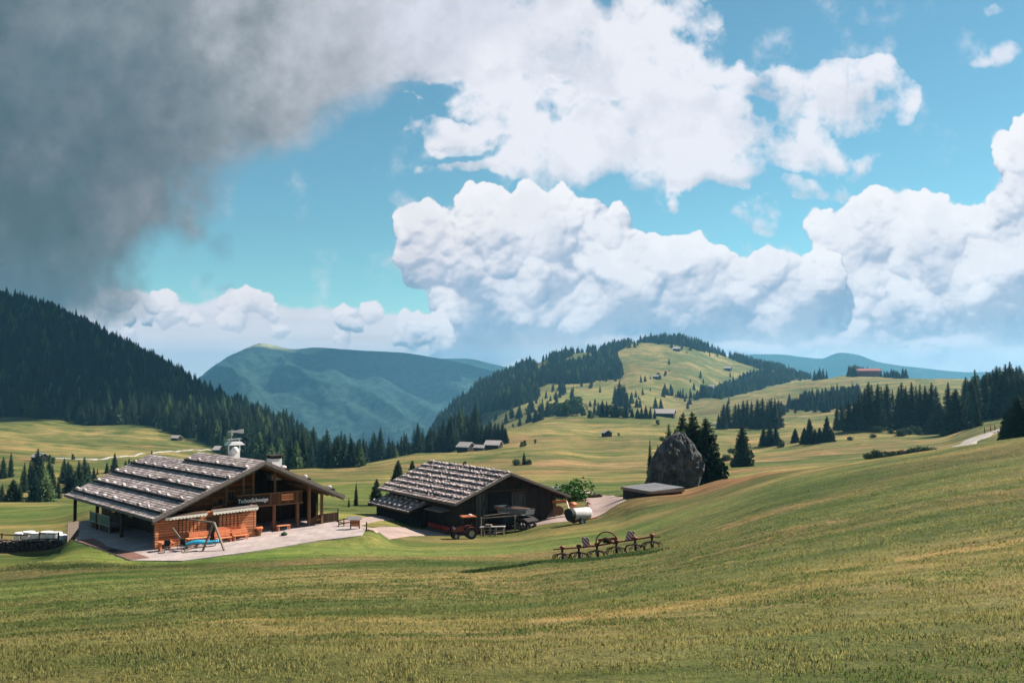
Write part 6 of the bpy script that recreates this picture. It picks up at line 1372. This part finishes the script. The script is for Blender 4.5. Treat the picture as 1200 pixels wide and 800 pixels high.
def trunk_mesh():
    m = MB(); m.cyl((0, 0, -1.2), (0, 0, 13), .30, .10, 8); me = bpy.data.meshes.new('trunk'); me.from_pydata(m.v, [], m.f); me.materials.append(M['bark']); return me
TRK = trunk_mesh()
BRO = [broad_mesh(41), broad_mesh(42, w=7), broad_mesh(43, h=8, w=5)]
M['bushleaf'] = foliage('bush_leaves', (.045, .11, .022), (.10, .20, .045))
BUSH = [broad_mesh(51, h=2.2, w=3.4, low=.02, n=900, leaf=.16, mat='bushleaf'), broad_mesh(52, h=2.0, w=4.0, low=.02, n=900, leaf=.16, mat='bushleaf')]
JUN = [broad_mesh(61, h=1.8, w=4.6, low=.0, n=1000, leaf=.17, mat='juniper', lobes=9), broad_mesh(62, h=1.6, w=4.0, low=.0, n=900, leaf=.17, mat='juniper', lobes=8)]
TR = random.Random(99); COUNT = [0]
def tree(px, py, hpx, label, group=None, kind='spruce', ymin=110, wide=None, Y=None, name=None, slim=1.0, pos=None, sink=.0):
    p = pos if pos is not None else (ground_pt(px, Y) if Y else hit(px, py, ymin)); d = p.y; h = hpx * d / F
    lib, href, nm, cat = {'spruce': (SP, 20, 'spruce_tree', 'tree'), 'wide': (WIDE, 20, 'spruce_tree', 'tree'), 'larch': (LAR, 20, 'larch_tree', 'tree'), 'broad': (BRO, 8, 'leafy_tree', 'tree'), 'bush': (BUSH, 2.2, 'green_bush', 'bush'), 'juniper': (JUN, 1.8, 'juniper_shrub', 'shrub')}[kind]
    me = lib[TR.randrange(len(lib))] if wide is None else lib[wide]; s = h / href
    if kind in ('bush', 'juniper') or hpx < 13:
        e = bpy.data.objects.new(name or nm, me); col.objects.link(e)
    else:
        e = bpy.data.objects.new(name or nm, None); col.objects.link(e)
        c = bpy.data.objects.new('crown', me); col.objects.link(c); c.parent = e
        t = bpy.data.objects.new('trunk', TRK); col.objects.link(t); t.parent = e
        if kind == 'broad': t.scale = (.5, .5, .35)
    e.location = (p.x, p.y, p.z - .02 * h - sink); ww = TR.uniform(.86, 1.22); e.scale = (s * slim * ww * TR.uniform(.94, 1.06), s * slim * ww * TR.uniform(.94, 1.06), s); e.rotation_euler = (TR.uniform(-.02, .02), TR.uniform(-.02, .02), TR.random() * 6.28)
    tag(e, label, cat, group); COUNT[0] += 1; return e
ORD = ['first', 'second', 'third', 'fourth', 'fifth', 'sixth', 'seventh', 'eighth', 'ninth', 'tenth', 'eleventh', 'twelfth', 'thirteenth', 'fourteenth', 'fifteenth', 'sixteenth', 'seventeenth', 'eighteenth', 'nineteenth', 'twentieth']
ORD += ['twenty-' + o for o in ORD[:9]] + ['thirtieth'] + ['thirty-' + o for o in ORD[:9]] + ['fortieth'] + ['forty-' + o for o in ORD[:9]] + ['fiftieth']
def grove(items, where, group, adj='dark', kind='spruce', ymin=110, **kw):
    items = sorted(items, key=lambda q: q[0]); n = len(items)
    for i, it in enumerate(items):
        kd = it[3] if len(it) > 3 else kind; noun = {'spruce': 'spruce', 'wide': 'broad spruce', 'larch': 'light green larch', 'broad': 'leafy tree', 'bush': 'green bush', 'juniper': 'low shrub'}[kd]
        tree(it[0], it[1], it[2], f"{'' if kd == 'larch' else adj + ' '}{noun}, {ORD[i]} from the left {where}", group, kd, it[4] if len(it) > 4 else ymin, **kw)
def J(a, n=1.5): return a + TR.uniform(-n, n)

# shaded valley clump on the left
grove([(4,560,26),(12,559,31),(15,590,28,'wide'),(28,577,36),(35,568,30),(40,588,36),(47,584,54),(52,587,40,'larch'),(57,582,45),(62,582,38),(68,584,26),(2,588,22),(-8,585,34),(-16,570,40),(24,590,22),(44,572,48)], 'in the shaded valley clump', 'spruces of the shaded valley clump', ymin=185, adj='dark')
grove([(75,566,30),(79,565,26),(83,577,34),(88,580,30),(92,578,40),(98,576,42),(103,570,28),(110,561,14),(114,556,8)], 'beyond the far corner of the inn', 'spruces beyond the corner of the inn', ymin=185)
grove([(125,554.5,14),(134,552.5,23),(147,549,10),(151,547,11),(157,546,8),(178,532,6)], 'scattered beside the inn roof in the shaded valley', 'small spruces scattered beside the inn roof', adj='small', ymin=200)
tree(62, 544, 9, 'small round dark tree beside the hut in the shaded valley', kind='broad', ymin=200); tree(57, 541, 9, 'small dark tree just behind the hut in the shaded valley', kind='broad', ymin=200); tree(86, 538, 7, 'small round tree standing alone on the footpath in the shaded valley', kind='broad', ymin=220)
# row behind inn and barn
row = [(369,547,40),(378,548,36),(386,549,33),(396,549,40),(403,549,42),(412,548,36),(419,545,30),(426,542,37),(432,541,31),(437,539,38),(444,538,37),(451,537,36),(457,536,34),(461,535,26),(467,534,34),(474,533,28),(478,532,33),(485,531,31),(495,530,30),(500,530,22),(505,529,28),(512,528,26),(518,527,13),(423,546,26,'larch'),(391,549,24,'larch')]
grove([(a, b, c, *(r_[0:] if r_ else ('spruce',)), 330) for (a, b, c, *r_) in row], 'in the tall row behind the meadow', 'tall row of trees behind the meadow crest')
grove([(262,533,22,'larch'),(276,538,30),(286,541,30,'larch'),(296,546,36),(303,548,44,'larch'),(311,549,34),(318,551,34,'larch'),(326,551,38),(334,551,34,'larch'),(341,551,42),(348,551,36,'larch'),(355,550,46),(361,549,34)], 'behind the ridge of the inn', 'trees at the foot of the shaded wood', ymin=340)
# between the houses
tree(417, 592, 28, 'slender young spruce standing alone on the meadow between inn and barn', slim=.75, wide=3); tree(409, 594, 12, 'small bushy spruce just left of the slender young spruce'); tree(442, 592, 32, 'bushy dark spruce touching the lean-to roof of the barn', kind='wide', wide=1, slim=.85); tree(466.5, 572, 34, 'double topped dark spruce behind the far end of the barn roof', kind='wide', slim=.75); tree(482.5, 566, 28, 'small dark spruce rising above the far eave of the barn roof', kind='wide', slim=.7); tree(543.5, 549, 10, 'tiny green bush showing over the ridge of the barn roof', kind='broad', ymin=200)
# huts clump
tree(527, 525, 20, 'single dark spruce just left of the three huts', ymin=380); tree(538, 524, 12, 'small dark spruce behind the leftmost hut', ymin=430)
grove([(a, 521, h, 'spruce', 520) for a, h in ((551,23),(556,26),(560,24),(565,27),(570,25),(575,29),(580,27),(584,26),(589,25),(593,19))], 'in the clump behind the three hay huts', 'spruce clump behind the hay huts')
grove([(611,523.5,7),(614.5,523.5,8),(627,520,5.5),(771,498,7),(725,511,4.5)], 'dotted on the open middle meadow', 'tiny trees dotted on the middle meadow', adj='tiny', kind='broad', ymin=350)
tree(614, 544, 15, 'small spruce with spreading skirts on the meadow behind the barn', ymin=200); tree(606, 545, 6, 'low shrub beside the small spruce on the meadow behind the barn', kind='juniper', ymin=200); tree(619, 544, 5, 'low shrub just right of the small spruce behind the barn', kind='juniper', ymin=200)
tree(663, 576, 17, 'bright green bush behind the barn, the larger one by the firewood heap', kind='bush', Y=118); tree(676, 577, 23, 'taller bright green bush behind the firewood heap', kind='bush', Y=119); tree(668, 577, 15, 'small bright green bush between its two larger neighbours', kind='bush', Y=120)
# crest of the middle meadow
crest = [(601,501,5,'broad'),(609,499,12),(620,495,14,'wide'),(628,494,15,'wide'),(633,492,22),(636,489,24),(642,488,20),(648,488,18,'broad'),(654,488,18,'broad'),(659,488,19,'broad'),(664,488,16,'broad'),(670,487,22,'broad'),(677,487,24,'broad'),(684,487,12,'broad'),(692.5,490,11,'broad'),(701,487,17),(706,488,20),(711,488,19),(716,488,14,'broad'),(722,488,15,'wide'),(728,489,13,'broad'),(734,489,17),(741,489,11),(747,490,12),(752,490,14),(757,490,16),(762,490,14),(767,490,12)]
grove([(a, b, c, *(r_ or ['spruce']), 620) for (a, b, c, *r_) in crest], 'along the crest of the middle meadow', 'trees along the crest of the middle meadow', ymin=620)
# on the far hill
hill = [(656,466,16),(651,468,7),(640,467,11),(645,470,7),(721,473,22),(726,474,27),(731,474,24),(735,478,20),(722,480,15),(738,484,15),(740,470,11),(745,466,10),(753,463,9),(762,458,5),(746,477,11),(750,477,12),(777,465,12),(809,448,5),(821,443,9.5),(824,449,7),(784,427,8),(784,435,4),(805,414,3.5),(667,427,5),(772,442,6,'broad'),(780,441,7,'broad'),(756,447,8),(751,448,9),(762,444,4),(697,421,8),(729,476,26)]
grove([(a, b, c, *(r_ or ['spruce']), 1050) for (a, b, c, *r_) in hill], 'dotted over the far hill pastures', 'single trees on the far hill', adj='small dark')
# boulder spruces
for (px, py, hpx, Y, lb, kd, sl_) in ((810, 575, 95, 128, 'tall dark spruce rising just behind the boulder, the highest of them', 'wide', .62), (825, 566, 80, 127, 'tall broad spruce at the outer side of the boulder', 'wide', .72), (800, 570, 90, 133, 'dark spruce behind the summit of the boulder', 'wide', .55), (783, 570, 78, 127, 'paler ragged spruce behind the left shoulder of the boulder', 'spruce', .9), (761, 572, 58, 124, 'thin spindly spruce at the shaded end of the boulder', 'spruce', .55), (771, 572, 60, 126, 'short spruce leaning on the back of the boulder', 'spruce', .8)):
    g_ = ground_pt(px, Y); tip = {810: 479, 825: 487, 800: 480, 783: 494, 761: 513, 771: 519}[px]; base_py = 447 - g_.z / g_.y * F; tree(px, 0, base_py - tip, lb, 'spruces round the boulder', kd, pos=g_, slim=sl_)
for i, (px, py) in enumerate(((776, 515), (785, 508), (793, 505.5), (800, 507))):
    q = P(px, py + 1.5, 119.5); tree(px, py, 4.5, f'small green shrub growing on top of the boulder, {ORD[i]} from the left', 'shrubs on top of the boulder', 'bush', pos=q)
tree(870, 547, 50, 'full lone spruce right of the boulder beside the ploughed strip', kind='wide', wide=1, slim=.85); 
grove([(844,545,6),(850,540,7),(857,531,5),(838,546,5),(914,521,6),(880,536,5)], 'round the lone spruce right of the boulder', 'low shrubs on the pasture right of the boulder', adj='dark', kind='juniper', ymin=130)
# middle right groves
grove([(842,502,18),(848,502,30),(853,502,33),(862,502,30),(866,502,31),(871,502,34),(876,502,35),(881,502,33),(888,502,36),(894,502,37),(899,502,33),(904,502,37),(909,502,36),(913,501,34)], 'in the dense grove left of the lone pasture spruces', 'grove above the lone pasture spruces', ymin=520)
grove([(895,522,22),(903,522,25),(909,522,24),(914,524,6,'juniper'),(932,519,18),(949,520,31),(943,520,20),(955,520,18),(961,518,18),(969,518,32),(974,518,18)], 'among the lone pasture spruces', 'lone spruces on the right hand pasture', adj='dark', kind='wide', ymin=250, slim=.8)
C_ = [(981,504,31),(987,504,32),(995,505,38),(1002,504,36),(1008,504,45),(1013,503,50),(1018,504,58),(1023,503,54),(1029,504,56),(1034,503,52),(1040,504,56),(1046,503,48),(1053,504,53),(1058,503,57),(1063,504,53),(1069,504,58),(1074,503,53),(1079,505,57),(1085,504,54),(1091,504,57),(1097,503,52),(1035,503,14),(1101,508,38,'wide'),(1112,503,57),(1120,506,52,'wide'),(1125,505,40,'wide'),(1108,506,30)]
grove([(a, b, c, *(r_ or ['spruce']), 330) for (a, b, c, *r_) in C_], 'in the long tall spruce grove on the right', 'long tall grove on the right hand pasture')
grove([(1020,505,6),(1028,506,6),(1043,508,5),(1056,511,7),(1063,509,7),(1071,507,8),(1078,508,7),(996,516,4),(1023,513,4),(1106,511,6)], 'along the foot of the long tall grove', 'low shrubs along the foot of the tall grove', adj='green', kind='juniper', ymin=250)
tree(1146, 499, 32, 'single dark spruce between the long grove and the eastern wood', ymin=330)
tree(1175, 488, 30, 'round light green leafy tree at the edge of the eastern wood', kind='broad', ymin=380)
E1 = [(1131,489,38),(1136,488,44),(1141,488,48),(1147,488,50),(1152,488,46),(1157,488,50),(1163,488,48),(1168,488,44),(1181,488,48),(1187,487,50),(1193,487,52),(1199,487,48),(1205,487,50),(1213,487,50)]
grove([(a, b, c, 'spruce', 400) for a, b, c in E1], 'along the front edge of the eastern wood', 'front edge of the eastern wood')
g_ = ground_pt(1192, 150); tree(1192, 0, 447 - g_.z / g_.y * F - 461, 'big dark ragged spruce at the bend of the gravel road', kind='wide', wide=0, pos=g_, slim=.95)
g_ = ground_pt(1180, 152); tree(1180, 0, 447 - g_.z / g_.y * F - 480, 'smaller dark spruce leaning against the big ragged spruce by the road', kind='wide', wide=1, pos=g_, slim=1.0)
J_ = [(1020 + i * 8.5 + TR.uniform(-2, 2), 538 - i * .7, 6 + 3 * TR.random()) for i in range(9)]
grove([(a, b, c, 'juniper', 110) for a, b, c in J_], 'in the strip below the gravel road', 'dark shrub strip on the right hand pasture')

# ------------------------------------------------------------------ woods: the nearest trees individually, the mass behind them as one object
W_PTS = []     # x, y, z, height
def wood_region(poly, ymin, hm, gap, near=False):
    xs = [q[0] for q in poly]; ys = [q[1] for q in poly]; pts = []; cell = {}
    n_try = int((max(xs) - min(xs)) * (max(ys) - min(ys)) * 3.2 / gap)
    px = rng.uniform(min(xs), max(xs), n_try); py = rng.uniform(min(ys), max(ys), n_try); k = inpoly(px, py, poly); Q = hits(px[k], py[k], ymin)
    for p in Q:
        c = (int(p[0] // 4.5), int(p[1] // 8))
        if c in cell: continue
        cell[c] = 1; pts.append((p[0], p[1], p[2], hm * TR.uniform(.65, 1.25)))
    W_PTS.extend(pts)
for poly, ymin, gp in (([(606,474),(640,460),(700,458),(742,470),(742,486),(606,490)], 1050, 520), ([(622,416),(700,408),(706,420),(735,446),(700,460),(640,462),(626,440)], 1300, 170), ([(560,500),(630,470),(640,478),(575,505)], 1100, 160), ([(740,452),(870,440),(880,470),(800,484),(740,482)], 1200, 700), ([(700,404),(760,396),(850,412),(840,418),(760,404),(705,416)], 1700, 90), ([(900,480),(1000,470),(1010,482),(905,488)], 900, 60)): wood_region(poly, ymin, 13, gp)
for nm_, (poly, ymin) in FOREST.items():
    if nm_ == 'east': continue
    wood_region(poly, ymin, {'slope': 21, 'slope_mid': 19, 'summit': 17, 'shoulder': 17}.get(nm_, 16), 1.6 if nm_ in ('slope',) else 1.2)
# shaded hillside wood, eastern wood and the hidden valley slope: by ground area
def area_wood(n, x0, x1, y0, y1, test, hm):
    x = rng.uniform(x0, x1, n); y = rng.uniform(y0, y1, n); z = H(x, y); k = test(x, y, z); x, y, z = x[k], y[k], z[k]
    W_PTS.extend(zip(x, y, z, hm * rng.uniform(.62, 1.25, len(x))))
def left_test(x, y, z):
    px = 600 + F * x / y / CT; ed = np.interp(px, [-700, 0, 40, 70, 100, 180, 230, 262, 300, 340, 372, 400], [790, 815, 800, 800, 800, 790, 720, 650, 560, 500, 480, 600])
    return (px < 385) & (px > -260) & (y > ed) & (z / y > -.19)
area_wood(24000, -1300, -80, 480, 1650, left_test, 21)
def east_test(x, y, z):
    px = 600 + F * x / y / CT; return (px > 1131 + (y - 450) * -.0) & (px < 1420) & (y > 455) & (y < 760)
area_wood(2600, 200, 560, 455, 760, east_test, 21)
def gorge(x, y, z):
    px = 600 + F * x / y / CT; return (px > 372) & (px < 560) & (z / y > -.13)
area_wood(3500, -400, -20, 560, 1100, gorge, 19)
W = np.array(W_PTS); W = W[np.argsort(-(W[:, 3] / W[:, 1]))]
need = max(0, 296 - COUNT[0])
# those nearest, in front
front = []; rest = []
for q in W:
    px = 600 + F * q[0] / q[1] / CT
    if len(front) < need and -5 < px < 1205 and q[1] < 900: front.append(q)
    else: rest.append(q)
for q in front:
    px = 600 + F * q[0] / q[1] / CT
    lab, grp = ('dark spruce at the lower edge of the shaded hillside wood', 'spruces at the lower edge of the shaded hillside wood') if px < 400 else (('dark spruce inside the eastern wood behind its front row', 'spruces inside the eastern wood') if px > 1000 else ('dark spruce in the wooded gorge behind the tall row', 'spruces in the wooded gorge'))
    tree(px, 0, q[3] * F / q[1], lab, grp, 'spruce', pos=Vector(q[:3]))
rest = np.array(rest)
me = bpy.data.meshes.new('forest'); me.from_pydata([tuple(q) for q in rest[:, :3] - np.array([0, 0, .4])], [], [])
sa_ = me.attributes.new('size', 'FLOAT_VECTOR', 'POINT'); uw = rng.uniform(.75, 1.35, len(rest)); uh = rest[:, 3] / 20 * np.where(rng.random(len(rest)) < .12, .6, 1); sa_.data.foreach_set('vector', np.stack([uh * uw, uh * uw, uh * rng.uniform(.88, 1.12, len(rest))], -1).astype(np.float32).ravel())
ra_ = me.attributes.new('turn', 'FLOAT', 'POINT'); ra_.data.foreach_set('value', rng.uniform(0, 6.28, len(rest)).astype(np.float32))
ka_ = me.attributes.new('pick', 'INT', 'POINT'); ka_.data.foreach_set('value', rng.choice([0, 1, 2, 3, 4, 5, 0, 1, 3, 6], len(rest)).astype(np.int32))
fo_ = bpy.data.objects.new('forest', me); col.objects.link(fo_); tag(fo_, 'dark spruce woods covering the hillside and far slopes', 'forest', kind='stuff')
ng = bpy.data.node_groups.new('forest', 'GeometryNodeTree'); ng.interface.new_socket('Geometry', in_out='INPUT', socket_type='NodeSocketGeometry'); ng.interface.new_socket('Geometry', in_out='OUTPUT', socket_type='NodeSocketGeometry')
gi = ng.nodes.new('NodeGroupInput'); go = ng.nodes.new('NodeGroupOutput'); iop = ng.nodes.new('GeometryNodeInstanceOnPoints'); iop.inputs['Pick Instance'].default_value = True
gj = ng.nodes.new('GeometryNodeGeometryToInstance')
srcs = []
for me_ in (SP + LAR[:1]):
    for o in bpy.data.objects:
        if o.type == 'MESH' and o.data == me_: srcs.append(o); break
for o in reversed(srcs):
    oi = ng.nodes.new('GeometryNodeObjectInfo'); oi.transform_space = 'ORIGINAL'; oi.inputs['Object'].default_value = o; ng.links.new(oi.outputs['Geometry'], gj.inputs[0])
def named(nm, tp):
    n = ng.nodes.new('GeometryNodeInputNamedAttribute'); n.data_type = tp; n.inputs[0].default_value = nm; return n.outputs['Attribute']
cx_ = ng.nodes.new('ShaderNodeCombineXYZ'); ng.links.new(named('turn', 'FLOAT'), cx_.inputs[2]); 
ng.links.new(gi.outputs[0], iop.inputs['Points']); ng.links.new(gj.outputs[0], iop.inputs['Instance']); ng.links.new(named('pick', 'INT'), iop.inputs['Instance Index'])
ng.links.new(cx_.outputs[0], iop.inputs['Rotation']); ng.links.new(named('size', 'FLOAT_VECTOR'), iop.inputs['Scale']); ng.links.new(iop.outputs[0], go.inputs[0])
md = fo_.modifiers.new('trees', 'NODES'); md.node_group = ng
print('TREES', COUNT[0], 'forest', len(rest), 'srcs', len(srcs))
